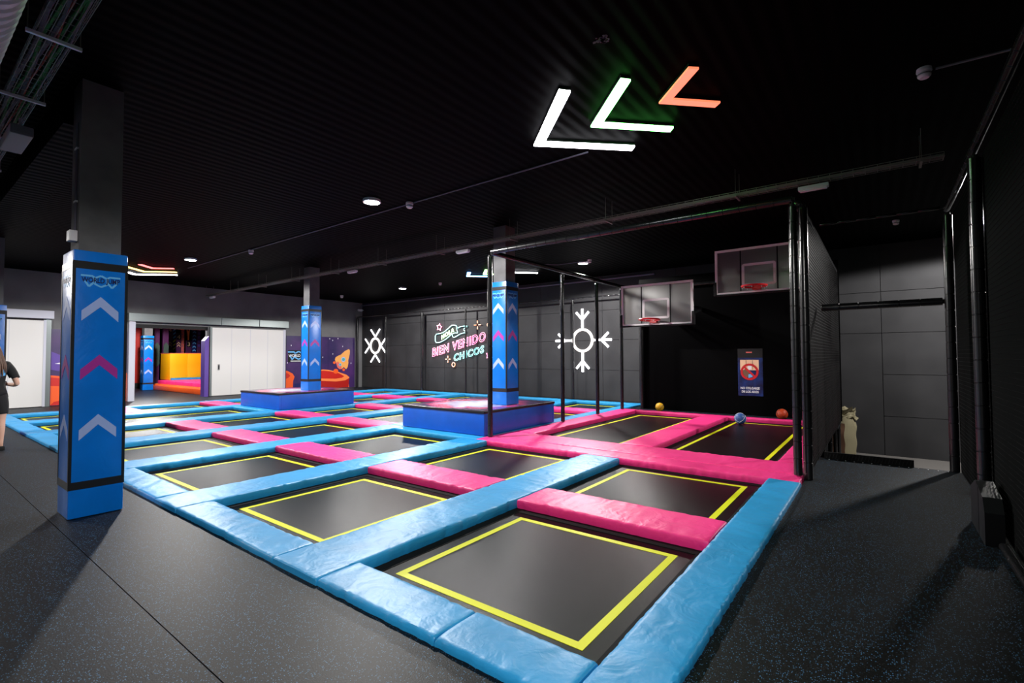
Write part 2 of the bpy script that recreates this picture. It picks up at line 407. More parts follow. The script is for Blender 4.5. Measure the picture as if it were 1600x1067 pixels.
# ================================================================== TRAMPOLINES
def make_trampoline(x0, x1, y0, y1, label, group):
    """x0..y1: outside of the yellow outline"""
    cx, cy = (x0 + x1) / 2, (y0 + y1) / 2
    t = thing('trampoline', label, 'trampoline', (cx, cy, -0.86), group)
    e = 0.21
    obj('bed', MB().box(x0 - e, x1 + e, y0 - e, y1 + e, -0.012, 0.0), 'bed_mesh', t)
    w = 0.055
    for q in ((x0, x1, y0, y0 + w), (x0, x1, y1 - w, y1), (x0, x0 + w, y0 + w, y1 - w), (x1 - w, x1, y0 + w, y1 - w)):
        obj('outline_tape', MB().box(*q, 0.0, 0.0025), 'tape_yellow', t)
    i0, i1 = 0.10, 0.20
    n = MB()
    for q in ((x0 - i1, x1 + i1, y0 - i1, y0 - i0), (x0 - i1, x1 + i1, y1 + i0, y1 + i1), (x0 - i1, x0 - i0, y0 - i0, y1 + i0), (x1 + i0, x1 + i1, y0 - i0, y1 + i0)):
        n.box(*q, 0.0, 0.004)
    obj('spring_cover', n, 'net_black', t)
    fr = MB(); o0, o1 = 0.22, 0.30
    for q in ((x0 - o1, x1 + o1, y0 - o1, y0 - o0), (x0 - o1, x1 + o1, y1 + o0, y1 + o1), (x0 - o1, x0 - o0, y0 - o0, y1 + o0), (x1 + o0, x1 + o1, y0 - o0, y1 + o0)):
        fr.box(*q, -0.10, -0.005)
    obj('frame', fr, 'frame_black', t)
    for sx in (x0 - 0.26, x1 + 0.26):
        for sy in (y0 - 0.26, y1 + 0.26):
            obj('leg', MB().box(sx - 0.03, sx + 0.03, sy - 0.03, sy + 0.03, -0.86, -0.10), 'frame_black', t)
    return t
proto = None
def cell_label(c, r):
    s = 'square black trampoline with yellow outline, %s from the walkway, %s row' % (ORD[c], ORD[r])
    if (c, r) == (0, 0): s = 'square black trampoline with yellow outline at the corner of walkway and open floor'
    if (c, r) == (0, 1): s = 'square trampoline between pink crossbar pad and double pink beam, beside the walkway'
    if (c, r) == (2, 1): s = 'square trampoline right before the plinth beside the basketball cage'
    if (c, r) == (2, 3): s = 'square trampoline right behind the plinth beside the basketball cage'
    return s
for c in range(7):
    for r in range(5):
        if c < 2 and r >= 2: continue
        if (c, r) in ((2, 2), (5, 2), (5, 0), (5, 1)): continue
        if proto is None:
            proto = make_trampoline(GX, GX + A, GY, GY + A, cell_label(0, 0), 'square trampolines of the main field'); continue
        t = copy_tree(proto, None, (-c * PIT, r * PIT, 0)); t['label'] = cell_label(c, r)
make_trampoline(GX - 5 * PIT, GX - 5 * PIT + A, GY, GY + PIT + A, 'long rectangular trampoline leading from the open floor to the farther plinth', None)
make_trampoline(-4.875, -3.548, 7.465, 11.70, 'long basketball lane trampoline beside the row of cage poles', 'basketball lane trampolines')
make_trampoline(-2.635, -1.308, 7.465, 11.70, 'long basketball lane trampoline with a blue ball, beside the walkway net', 'basketball lane trampolines')

# ================================================================== PADS
def pad_mesh(x0, x1, y0, y1, z0=0.006, z1=PT, seed=0, fine=True):
    lx, ly = x1 - x0, y1 - y0
    along_y = ly >= lx
    Ln, W = (ly, lx) if along_y else (lx, ly)
    h = z1 - z0
    ns = max(8, int(Ln / (0.022 if fine else 0.09)))
    hw = W / 2
    prof = [(-hw + 0.010, 0), (-hw + 0.001, h * 0.35), (-hw, h * 0.70), (-hw + 0.003, h * 0.90), (-hw + 0.011, h * 0.985), (-hw + 0.035, h)]
    k = 5 if fine else 3
    top = [(-hw + 0.035 + (W - 0.07) * i / (k + 1), h) for i in range(1, k + 1)]
    prof = prof + top + [(-a, b) for a, b in reversed(prof)]
    np_ = len(prof); vs = []; fs = []
    off = Vector((seed * 7.31, seed * 3.17, 0))
    ts = [0.0, 0.004, 0.014] + [0.014 + (Ln - 0.028) * i / ns for i in range(1, ns)] + [Ln - 0.014, Ln - 0.004, Ln]
    for t in ts:
        e = min(t, Ln - t)
        sq = 1.0 - 0.09 * max(0, 1 - e / 0.014) ** 2        # rounded ends
        for a, b in prof:
            u = a
            edge = max(0.0, 1 - (hw - abs(a)) / 0.07)
            q = Vector((t * 3.1, a * 4.0, 0)) + off
            w1 = noise.noise(q) * 0.0028
            q2 = Vector((t * 14, a * 2.2 + math.copysign(3, a), 1.7)) + off
            w2 = noise.noise(q2) * (0.0016 + 0.0058 * edge)
            n4 = noise.noise(Vector((t * 7 + a * 2.5, a * 1.6, 9.3)) + off); w2 += 0.0050 * max(0, 1 - abs(n4) * 7) * (0.5 + noise.noise(Vector((t * 1.7, a * 2, 4)) + off))
            # diagonal creases
            cz = noise.noise(Vector((t * 1.3 + a * 1.1, t * 0.4, 5)) + off)
            w3 = -0.0050 * max(0, 1 - abs(cz) * 18)
            zz = b * sq
            if b > h * 0.5:
                zz += (w1 + w2 + w3) * min(1, (b / h))
                zz += 0.0025 * max(0, 1 - (a / hw) ** 2)
            uu = u - (abs(w2) * 1.6 * math.copysign(1, a) if abs(a) > hw - 0.03 else 0)
            if along_y: vs.append(((x0 + x1) / 2 + uu, y0 + t, z0 + zz))
            else: vs.append((x0 + t, (y0 + y1) / 2 + uu, z0 + zz))
    for i in range(len(ts) - 1):
        for j in range(np_ - 1):
            fs.append((i * np_ + j, i * np_ + j + 1, (i + 1) * np_ + j + 1, (i + 1) * np_ + j))
        fs.append((i * np_ + np_ - 1, i * np_, (i + 1) * np_, (i + 1) * np_ + np_ - 1))
    fs.append(tuple(range(np_))); fs.append(tuple((len(ts) - 1) * np_ + j for j in range(np_)))
    return MB().add(vs, fs)
pad_n = [0]
def pad(name, x0, x1, y0, y1, mt, label, group=None, fine=None, z0=0.006, z1=PT):
    pad_n[0] += 1
    if fine is None: fine = math.hypot((x0 + x1) / 2, (y0 + y1) / 2) < 9.5
    g = 0.0015
    o = obj(name, pad_mesh(x0 + g, x1 - g, y0 + g, y1 - g, z0, z1, pad_n[0], fine), mt, smooth=True)
    return tag(o, label, 'pad', group)
HW = 0.28
GB = 'long blue pads between trampoline columns'; GP = 'pink cross pads between trampolines'; GE = 'blue pads along the field edge'
# long blue strips away from the open floor
pad('blue_pad', XC(1) - HW, XC(1) + HW, 1.72, 6.215, 'pad_blue', 'long blue pad between first and second trampoline columns, ending at the pink beam', GB)
pad('blue_pad', XC(2) - HW, XC(2) + HW, 1.72, 6.215, 'pad_blue', 'long blue pad from open floor to the plinth corner beside the cage', GB)
for b in range(3, 7):
    pad('blue_pad', XC(b) - HW, XC(b) + HW, 1.72, YC(1), 'pad_blue', 'long blue pad starting at the open floor, %s from the walkway' % ORD[b - 1], GB)
    pad('blue_pad', XC(b) - HW, XC(b) + HW, YC(1), 13.38, 'pad_blue', 'long blue pad ending at the panelled wall side, %s strip from the walkway' % ORD[b - 1], GB)
pad('blue_pad', -5.86, -5.535, 6.80, 13.38, 'pad_blue', 'narrow blue pad running along the outside of the cage poles', GB)
# pink cross pads
def xr(c): return (XC(c + 1) + HW if c < 6 else -17.17, XC(c) - HW if c > 0 else -1.065)
for c in range(7):
    a, b = xr(c)
    for k in range(4):
        if c == 5 and k == 0: continue
        if c < 2 and k >= 1: continue
        if c == 2 and k >= 1: b = -5.865 if k > 1 else -5.53
        blue = (k == 1 and c in (2, 5))
        lab = 'pink cross pad, %s trampoline column from the walkway, %s crossing from the open floor' % (ORD[c], ORD[k])
        if blue: lab = 'blue cross pad along the foot of the %s' % ('plinth beside the cage' if c == 2 else 'plinth farther from the cage')
        pad('blue_pad' if blue else 'pink_pad', a, b, YC(k) - HW, YC(k) + HW, 'pad_blue' if blue else 'pad_pink', lab, None if blue else GP)
# edge pads
pad('blue_pad', -2.877, -1.81, 1.72, 2.05, 'pad_blue', 'blue edge pad beside the open floor, next to the corner edge pad', GE)
pad('blue_pad', -1.81, -1.065, 1.72, 2.05, 'pad_blue', 'short blue edge pad at the corner of open floor and walkway', GE)
for c in range(1, 7):
    a, b = xr(c)
    pad('blue_pad', a, b, 1.72, 2.05, 'pad_blue', 'blue edge pad on the open floor side, %s trampoline column from the walkway' % ORD[c], GE)
pad('blue_pad', -1.065, -0.722, 1.72, 6.215, 'pad_blue', 'long blue pad along the speckled walkway up to the cage corner', GE)
ly = [1.72, 4.126, 6.509, 8.892, 11.275, 13.72]
for i in range(5):
    pad('blue_pad', -17.50, -17.17, ly[i], ly[i + 1], 'pad_blue', 'blue edge pad facing the white doors, %s from the open floor' % ORD[i], GE)
for c in range(2, 7):
    a, b = xr(c)
    pad('blue_pad', a if c == 6 else XC(c + 1), -5.535 if c == 2 else XC(c), 13.385, 13.72, 'pad_blue', 'blue edge pad below the panelled wall, %s trampoline column from the walkway' % ORD[c], GE)
# pink basketball beams
pad('pink_pad', -5.525, -0.745, 6.225, 6.60, 'pad_pink', 'pink beam pad across both basketball lanes, on the trampoline side', 'pink pads framing the basketball lanes')
pad('pink_pad', -5.525, -0.80, 6.605, 7.29, 'pad_pink', 'pink beam pad across both basketball lanes, on the lane side', 'pink pads framing the basketball lanes')
pad('pink_pad', -3.37, -2.81, 7.295, 11.875, 'pad_pink', 'long pink pad between the two basketball lanes', 'pink pads framing the basketball lanes')
pad('pink_pad', -1.13, -0.80, 7.295, 12.10, 'pad_pink', 'long pink pad beside the walkway net', 'pink pads framing the basketball lanes')
pad('pink_pad', -5.525, -5.055, 7.295, 12.10, 'pad_pink', 'long pink pad under the row of cage poles', 'pink pads framing the basketball lanes')
pad('pink_pad', -5.05, -1.135, 11.88, 12.10, 'pad_pink', 'narrow pink pad at the foot of the black end wall with poster', 'pink pads framing the basketball lanes')

# ================================================================== PLINTHS
def plinth(x0, x1, y0, y1, label):
    t = thing('plinth', label, 'plinth', ((x0 + x1) / 2, (y0 + y1) / 2, 0.106), 'padded plinths round the columns')
    zb, zt = 0.106, 0.54
    obj('side_pad', MB().box(x0, x1, y0, y0 + 0.06, zb, zt - 0.05, 0.006), 'plinth_blue', t, True)
    obj('side_pad', MB().box(x0, x1, y1 - 0.06, y1, zb, zt - 0.05, 0.006), 'plinth_blue', t, True)
    obj('side_pad', MB().box(x0, x0 + 0.06, y0 + 0.061, y1 - 0.061, zb, zt - 0.05, 0.006), 'plinth_blue', t, True)
    obj('side_pad', MB().box(x1 - 0.06, x1, y0 + 0.061, y1 - 0.061, zb, zt - 0.05, 0.006), 'plinth_blue', t, True)
    e = 0.012
    obj('edge_trim', MB().box(x0 - e, x1 + e, y0 - e, y1 + e, zt - 0.05, zt - 0.004, 0.008), 'wrap_black', t, True)
    obj('top_print', MB().box(x0 + 0.02, x1 - 0.02, y0 + 0.02, y1 - 0.02, zt - 0.006, zt), 'galaxy', t)
    return t
plinth(-7.70, -5.545, 6.47, 8.75, 'low blue plinth with galaxy print top next to the cage poles')
plinth(-14.86, -12.65, 6.47, 8.75, 'low blue plinth with galaxy print top in front of the white sliding door')

# ================================================================== PADDED COLUMNS
def chev2d(c, zt, hw, drop, th):
    return [(c, zt), (c + hw, zt - drop), (c + hw, zt - drop - th), (c, zt - th), (c - hw, zt - drop - th), (c - hw, zt - drop)]
def logo_polys(c, z, s):
    """three linked hexagon loops, s = total width"""
    out = []; r = s * 0.19
    for i, dx in enumerate((-0.31, 0.0, 0.31)):
        hx = [(c + dx * s + r * math.cos(PI / 2 + k * PI / 3), z + r * 0.95 * math.sin(PI / 2 + k * PI / 3)) for k in range(7)]
        if i == 0: hx = [(c - 0.5 * s, z + r * .8), (c - 0.2 * s, z + r * .8)] + [(c - 0.14 * s, z), (c - 0.30 * s, z - r), (c - 0.40 * s, z - r * .1)]
        if i == 2: hx = [(c + 0.5 * s, z + r * .8), (c + 0.2 * s, z + r * .8)] + [(c + 0.14 * s, z), (c + 0.28 * s, z - r), (c + 0.42 * s, z - r * .1), (c + 0.36 * s, z + r * .4)]
        out += strip2d(hx, s * 0.055)
    return out
def face_map(face, cx, cy, hw):
    """returns function (u along face, z, out) -> world"""
    if face == '+x': return lambda u, z, o: (cx + hw + o, cy + u, z)
    if face == '-x': return lambda u, z, o: (cx - hw - o, cy - u, z)
    if face == '-y': return lambda u, z, o: (cx + u, cy - hw - o, z)
    return lambda u, z, o: (cx - u, cy + hw + o, z)
def decal(polys, fm, o0, o1):
    mb = MB()
    for p in polys:
        n = len(p)
        vs = [fm(a, b, o0) for a, b in p] + [fm(a, b, o1) for a, b in p]
        mb.add(vs, [tuple(range(n)), tuple(range(2 * n - 1, n - 1, -1))] + [(i, i + n, (i + 1) % n + n, (i + 1) % n) for i in range(n)])
    return mb
lettering = text_mesh('WORLD JUMP', 0.064, 0.0006, xscale=0.70, bold=0.0012)
def padded_column(cx, cy, z0, label, top=CEIL, sh=0.155):
    t = thing('padded_column', label, 'column', (cx, cy, z0), 'padded columns')
    hw = 0.20; H = 2.44
    obj('shaft', MB().box(cx - sh, cx + sh, cy - sh, cy + sh, z0 + 0.002, top - 0.002), 'concrete', t)
    wr = obj('wrap', MB().box(cx - hw, cx + hw, cy - hw, cy + hw, z0 + 0.004, z0 + H, 0.012), 'wrap_blue', t, True)
    o = 0.0025
    for za, zb in ((0.26, 0.33), (2.27, 2.34)):
        obj('dark_band', MB().box(cx - hw - o, cx + hw + o, cy - hw - o, cy + hw + o, z0 + za, z0 + zb), 'wrap_black', t)
    for s in (-1, 1):
        for q in (-1, 1):
            y_ = cy + q * (hw - 0.008); x_ = cx + s * (hw - 0.008)
            obj('seam_strip', MB().box(x_ - 0.0115, x_ + 0.0115, y_ - 0.0115, y_ + 0.0115, z0 + 0.26, z0 + 2.33), 'wrap_black', t)
    for f in ('+x', '-y', '-x', '+y'):
        fm = face_map(f, cx, cy, hw)
        for zt, mt in ((2.02, 'print_pale'), (1.48, 'print_magenta'), (0.93, 'print_pale')):
            obj('chevron_print', decal([chev2d(0, z0 + zt, 0.135, 0.135, 0.095)], fm, 0.0005, 0.0025), mt, t)
        lg = obj('logo_print', decal(logo_polys(0, z0 + 2.165, 0.29), fm, 0.0005, 0.002), 'print_sky', t)
        obj('lettering', xf(lettering, lambda x, y, z, fm=fm: fm(x, z0 + 2.15 + y, 0.0032 + z)), 'print_navy', lg)
    return t
col_a = padded_column(-6.0, 1.265, FZ, 'padded blue column with chevrons standing alone on the open rubber floor')
pc = copy_tree(col_a, None, (-7.15, 0, 0)); pc['label'] = 'padded blue column beside the person in black'
col_b = padded_column(-6.02, 7.665, 0.54, 'padded blue column on the plinth next to the cage poles')
pc = copy_tree(col_b, None, (-7.15, 0.0, 0)); pc['label'] = 'padded blue column on the plinth in front of the mural wall'
col_c = padded_column(-26.42, 7.44, FZ, 'padded blue column seen through the open doorway', 3.6)

# ================================================================== BASKETBALL CAGE
def sleeve(p0, p1, r=0.045, step=0.19):
    """foam sleeve with tie notches from p0 to p1"""
    p0, p1 = Vector(p0), Vector(p1); d = p1 - p0; n = max(2, int(d.length / step)); pts = []; rs = []
    for i in range(n):
        a = p0 + d * (i / n); b = p0 + d * ((i + 1) / n); g = d.normalized() * 0.006
        pts += [a + g * 0.3, a + g, b - g, b - g * 0.3]; rs += [r * 0.86, r, r, r * 0.86]
    return MB().tube(pts, rs, 10)
GPOLE = 'foam wrapped cage poles'
def pole(p0, p1, label, r=0.045, name='cage_pole', group=GPOLE):
    t = thing(name, label, 'pole', p0, group)
    obj('foam_sleeve', sleeve(p0, p1, r), 'sleeve_black', t, True)
    d = (Vector(p1) - Vector(p0)).normalized()
    obj('end_cap', MB().tube([Vector(p1), Vector(p1) + d * 0.025], r * 0.6, 10), 'frame_black', t)
    return t
TOPZ = 3.33
cage_left = [(6.50, 'black cage pole at the plinth corner'), (8.92, 'black cage pole, second from the plinth corner'), (10.52, 'black cage pole, third from the plinth corner'), (11.9, 'black cage pole at the end of the pink lane pad')]
for y, lb in cage_left: pole((-5.43, y, 0.104), (-5.43, y, TOPZ - 0.08), lb)
pole((-5.22, 12.72, FZ), (-5.22, 12.72, TOPZ - 0.08), 'black cage pole against the edge of the black end wall')
pole((-0.79, 6.50, 0.11), (-0.79, 6.50, TOPZ - 0.08), 'black cage pole at the walkway corner, on the pink pad', 0.045)
pole((-0.70, 6.62, FZ), (-0.70, 6.62, TOPZ - 0.08), 'black cage pole at the walkway corner, on the rubber floor', 0.05)
for i, y in enumerate((7.9, 9.1, 10.5, 11.7, 12.72)):
    zb = FZ if y < 8.1 else -0.86
    pole((-0.76, y, zb), (-0.76, y, TOPZ - 0.08), 'black net pole along the walkway, %s beyond the cage corner' % ORD[i], 0.035)
def rail(p0, p1, label, r=0.045): return pole(p0, p1, label, r, 'cage_rail', 'foam wrapped cage rails')
rail((-5.38, 6.50, TOPZ), (-0.79, 6.50, TOPZ), 'black top rail across the front of the basketball cage')
rail((-5.43, 6.56, TOPZ), (-5.43, 12.72, TOPZ), 'black top rail over the row of cage poles beside the plinth')
rail((-0.76, 6.70, TOPZ), (-0.76, 12.68, TOPZ), 'black top rail between cage and walkway')
rail((-5.16, 12.74, TOPZ), (-0.83, 12.74, TOPZ), 'black top rail along the black end wall')
rail((-0.66, 8.15, 3.36), (0.64, 8.15, 3.36), 'thin black rail at the top of the walkway end', 0.02)
rail((-0.66, 8.15, 2.17), (0.64, 8.15, 2.17), 'thick black rail halfway up the walkway end', 0.05)
for y, lb in ((8.1, 'black net pole at the walkway end'), (5.9, 'black net pole halfway along the walkway'), (2.2, 'black net pole near the walkway start')):
    pole((0.70, y, FZ), (0.70, y, TOPZ - 0.08), lb, 0.05)
rail((0.70, -0.4, TOPZ), (0.70, 8.15, TOPZ), 'black top rail of the walkway side net', 0.035)
def net(x, y0, y1, z0, z1, sp, th, label, mt='cord_black'):
    mb = MB(); h = th / 2
    n = int((y1 - y0) / sp)
    for i in range(n + 1):
        y = y0 + (y1 - y0) * i / n
        mb.add([(x - h, y, z0), (x + h, y - h, z0), (x + h, y + h, z0), (x - h, y, z1), (x + h, y - h, z1), (x + h, y + h, z1)], [(0, 1, 4, 3), (1, 2, 5, 4), (2, 0, 3, 5)])
    n = int((z1 - z0) / sp)
    for i in range(n + 1):
        z = z0 + (z1 - z0) * i / n
        mb.add([(x - h, y0, z), (x + h, y0, z - h), (x + h, y0, z + h), (x - h, y1, z), (x + h, y1, z - h), (x + h, y1, z + h)], [(0, 1, 4, 3), (1, 2, 5, 4), (2, 0, 3, 5)])
    return tag(obj('safety_net', mb, mt), label, 'net', 'black safety nets')
net(-0.715, 6.70, 12.68, 0.06, 3.27, 0.045, 0.006, 'black safety net between basketball lanes and walkway')
net(0.76, -0.4, 8.10, 0.06, 3.27, 0.045, 0.008, 'black safety net closing the far side of the walkway')
# sleeve tube at the foot of the walkway net and black corner pad
tag(obj('net_foot_tube', sleeve((0.69, 2.4, 0.085), (0.69, 5.05, 0.085), 0.03, 0.3), 'sleeve_black', smooth=True), 'black foam tube on the floor along the walkway net', 'tube')
cp = thing('corner_pad', 'black block pad at the foot of the walkway net pole', 'pad', (0.65, 5.5, FZ))
obj('block', MB().prism([(5.12, FZ), (5.82, FZ), (5.82, 0.36), (5.55, 0.46), (5.2, 0.40), (5.12, 0.3)], 'x', 0.60, 0.71), 'wrap_black', cp)
obj('strap', MB().box(0.598, 0.712, 5.40, 5.44, FZ + 0.002, 0.435), 'wrap_black', cp)

# backboards
def backboard(cx, y, zc, w, h, label, rim_tilt):
    t = thing('backboard', label, 'backboard', (cx, y, zc - h / 2), 'basketball backboards')
    x0, x1, z0, z1 = cx - w / 2, cx + w / 2, zc - h / 2, zc + h / 2
    obj('panel', MB().box(x0 + 0.03, x1 - 0.03, y - 0.01, y + 0.01, z0 + 0.03, z1 - 0.03), 'board_acrylic', t)
    f = 0.05
    fr = MB().box(x0, x1, y - 0.02, y + 0.03, z1 - f, z1).box(x0, x1, y - 0.02, y + 0.03, z0, z0 + f * 0.7).box(x0, x0 + f, y - 0.02, y + 0.03, z0 + f * 0.7, z1 - f).box(x1 - f, x1, y - 0.02, y + 0.03, z0 + f * 0.7, z1 - f)
    obj('frame', fr, 'board_frame', t)
    for s in (-0.345, 0.345):
        obj('panel_joint', MB().box(cx + s - 0.012, cx + s + 0.012, y - 0.013, y + 0.02, z0 + 0.04, z1 - 0.05), 'frame_black', t)
    sw, sh, b = 0.64, 0.47, 0.05; sz = z0 + 0.14; r = 0.05
    sx0, sx1, sz0, sz1 = cx - sw / 2, cx + sw / 2, sz, sz + sh
    # rounded square outline
    outer = []; inner = []
    for (qx, qz, a0) in ((sx1 - r, sz1 - r, 0), (sx0 + r, sz1 - r, 90), (sx0 + r, sz0 + r, 180), (sx1 - r, sz0 + r, 270)):
        for k in range(5):
            a = math.radians(a0 + 22.5 * k)
            outer.append((qx + r * math.cos(a), qz + r * math.sin(a))); inner.append((qx + (r - b) * math.cos(a), qz + (r - b) * math.sin(a)))
    n = len(outer); mb = MB()
    vs = [(a, y - 0.018, c) for a, c in outer] + [(a, y - 0.018, c) for a, c in inner] + [(a, y - 0.009, c) for a, c in outer] + [(a, y - 0.009, c) for a, c in inner]
    fs = []
    for i in range(n):
        j = (i + 1) % n
        fs += [(i, j, n + j, n + i), (i, 2 * n + i, 2 * n + j, j), (n + i, n + j, 3 * n + j, 3 * n + i)]
    mb.add(vs, fs); obj('target_square', mb, 'board_frame', t)
    for s in (x0, x1):
        obj('edge_pad', MB().box(s - 0.03, s + 0.03, y - 0.035, y + 0.045, z0 - 0.03, z0 + 0.27, 0.008), 'frame_black', t)
    obj('edge_pad', MB().box(x0 + 0.031, x1 - 0.031, y - 0.035, y + 0.045, z0 - 0.035, z0 - 0.002, 0.008), 'frame_black', t)
    hz = z0 + 0.09; R = 0.225
    ct, st = math.cos(rim_tilt), math.sin(rim_tilt)
    ring = [(cx - 0.03 + R * math.cos(2 * PI * k / 28), y - 0.10 - (R + R * math.sin(2 * PI * k / 28)) * ct, hz + (R + R * math.sin(2 * PI * k / 28)) * st) for k in range(28)]
    rim = obj('rim', MB().tube(ring, 0.02, 8, True), 'rim_red', t, True)
    obj('bracket', MB().box(cx - 0.11, cx + 0.05, y - 0.12, y - 0.012, hz - 0.05, hz + 0.04, 0.008), 'rim_red', rim)
    for k in range(8):
        a = 2 * PI * k / 8
        q = (cx - 0.03 + R * math.cos(a), y - 0.10 - (R + R * math.sin(a)) * ct, hz + (R + R * math.sin(a)) * st - 0.024)
        obj('net_hook', MB().tube([(q[0], q[1], q[2]), (q[0], q[1], q[2] - 0.025)], 0.005, 6), 'print_white', rim)
    for s in (-0.5, 0.5):
        obj('support_arm', MB().box(cx + s - 0.03, cx + s + 0.03, y + 0.031, 12.79 if zc < 3 else 12.69, zc - 0.03, zc + 0.03), 'frame_black', t)
        obj('support_arm', MB().tube([(cx + s, y + 0.05, z0 + 0.1), (cx + s, 12.78 if zc < 3 else 12.68, zc - 0.05)], 0.025, 8), 'frame_black', t)
    return t
backboard(-4.15, 11.0, 2.705, 1.71, 0.97, 'grey backboard with red rim hung lower, on the side of the plinth', 0.05)
backboard(-1.965, 11.0, 3.28, 1.71, 0.95, 'grey backboard with red rim hung higher, beside the walkway net', 0.0)

def ball(c, r, mt, label, lines, group='basketballs'):
    t = thing('basketball', label, 'ball', (c[0], c[1], c[2] - r), group)
    prof = [(r * math.sin(PI * k / 16), -r * math.cos(PI * k / 16)) for k in range(17)]
    obj('skin', MB().lathe(prof, c, 'z', 24), mt, t, True)
    rr = r * 1.002
    for ax in range(2):
        pts = []
        for k in range(24):
            a = 2 * PI * k / 24; u, v = rr * math.cos(a), rr * math.sin(a)
            pts.append((c[0] + (u if ax == 0 else u * 0.7), c[1] + (0 if ax == 0 else u * 0.7), c[2] + v))
        obj('seam', MB().tube(pts, r * 0.03, 5, True), lines, t, True)
    pts = []
    for k in range(32):
        a = 2 * PI * k / 32; zz = r * 0.55 * math.cos(2 * a); q = math.sqrt(rr * rr - zz * zz)
        pts.append((c[0] + q * math.cos(a), c[1] + q * math.sin(a), c[2] + zz))
    obj('seam', MB().tube(pts, r * 0.03, 5, True), lines, t, True)
ball((-4.63, 12.45, FZ + 0.11), 0.11, 'ball_yellow', 'yellow basketball lying before the black end wall', 'frame_black')
ball((-2.46, 11.42, 0.1255), 0.12, 'ball_blue', 'blue and white basketball on the lane trampoline', 'print_white')
ball((-1.80, 12.42, FZ + 0.12), 0.12, 'ball_orange', 'orange basketball lying before the black end wall', 'frame_black')

# poster on the black end wall
yp = 12.80
po = thing('poster', 'dark blue warning poster with a red prohibition ring on the black wall', 'poster', (-2.52, yp, 0.5))
obj('sheet', MB().box(-2.79, -2.24, yp - 0.006, yp - 0.0005, 0.52, 1.44), 'poster_blue', po)
obj('sheet_top', MB().box(-2.79, -2.24, yp - 0.006, yp - 0.0005, 1.44, 1.66), 'frame_black', po)
obj('picture', MB().box(-2.735, -2.325, yp - 0.008, yp - 0.006, 1.14, 1.39), 'cream', po)
for s in (-2.60, -2.46): obj('picture_line', MB().box(s - 0.004, s + 0.004, yp - 0.009, yp - 0.008, 1.15, 1.38), 'frame_black', po)
obj('hoop_print', MB().box(-2.61, -2.44, yp - 0.0095, yp - 0.008, 1.265, 1.29), 'rim_red', po)
obj('net_print', MB().prism([(-2.58, 1.265), (-2.47, 1.265), (-2.50, 1.15), (-2.55, 1.15)], 'y', yp - 0.0095, yp - 0.008), 'print_white', po)
obj('figure_print', MB().prism([(-2.70, 0.98), (-2.60, 0.95), (-2.52, 1.02), (-2.55, 1.10), (-2.62, 1.18), (-2.68, 1.12)], 'y', yp - 0.009, yp - 0.006), 'sack_brown', po)
obj('shirt_print', MB().prism([(-2.56, 0.95), (-2.46, 0.98), (-2.47, 1.05), (-2.55, 1.04)], 'y', yp - 0.0095, yp - 0.006), 'print_sky', po)
rg = MB(); R0 = 0.175
pts = [(-2.53 + R0 * math.cos(2 * PI * k / 32), 1.10 + R0 * math.sin(2 * PI * k / 32)) for k in range(33)]
for q in strip2d(pts, 0.05): rg.prism(q, 'y', yp - 0.012, yp - 0.0095)
for q in strip2d([(-2.53 - 0.12, 1.10 + 0.12), (-2.53 + 0.12, 1.10 - 0.12)], 0.045): rg.prism(q, 'y', yp - 0.0122, yp - 0.0095)
obj('prohibition_ring', rg, 'rim_red', po)
for body, z, sx in (('NO COLGARSE', 0.68, 0.82), ('DE LOS AROS', 0.595, 0.82)):
    tm = text_mesh(body, 0.075, 0.0005, xscale=sx, bold=0.0015)
    obj('lettering', xf(tm, lambda x, y, zz: (-2.525 + x, yp - 0.008 - zz, z + y)), 'print_white', po)
obj('header_print', MB().box(-2.60, -2.47, yp - 0.008, yp - 0.006, 1.555, 1.585), 'coral', po)

# threshold board, sack
th = thing('threshold_board', 'black tread board along the end of the rubber walkway', 'board', (-0.2, 8.1, FZ))
obj('board', MB().box(-0.66, 0.31, 8.085, 8.115, FZ, FZ + 0.095, 0.004), 'cord_black', th)
for k in range(26):
    x = -0.64 + k * 0.036
    obj('tread_rib', MB().add([(x, 8.083, FZ + 0.01), (x + 0.008, 8.083, FZ + 0.01), (x + 0.03, 8.083, FZ + 0.085), (x + 0.022, 8.083, FZ + 0.085), (x, 8.0855, FZ + 0.01), (x + 0.008, 8.0855, FZ + 0.01), (x + 0.03, 8.0855, FZ + 0.085), (x + 0.022, 8.0855, FZ + 0.085)],
        [(0, 1, 2, 3), (7, 6, 5, 4), (0, 4, 5, 1), (1, 5, 6, 2), (2, 6, 7, 3), (3, 7, 4, 0)]), 'frame_black', th)
for k in range(14):
    obj('stud', MB().lathe([(0.0, 0.006), (0.005, 0.004), (0.007, 0.0)], (-0.6 + k * 0.095, 8.055, FZ), 'z', 8), 'steel', th)

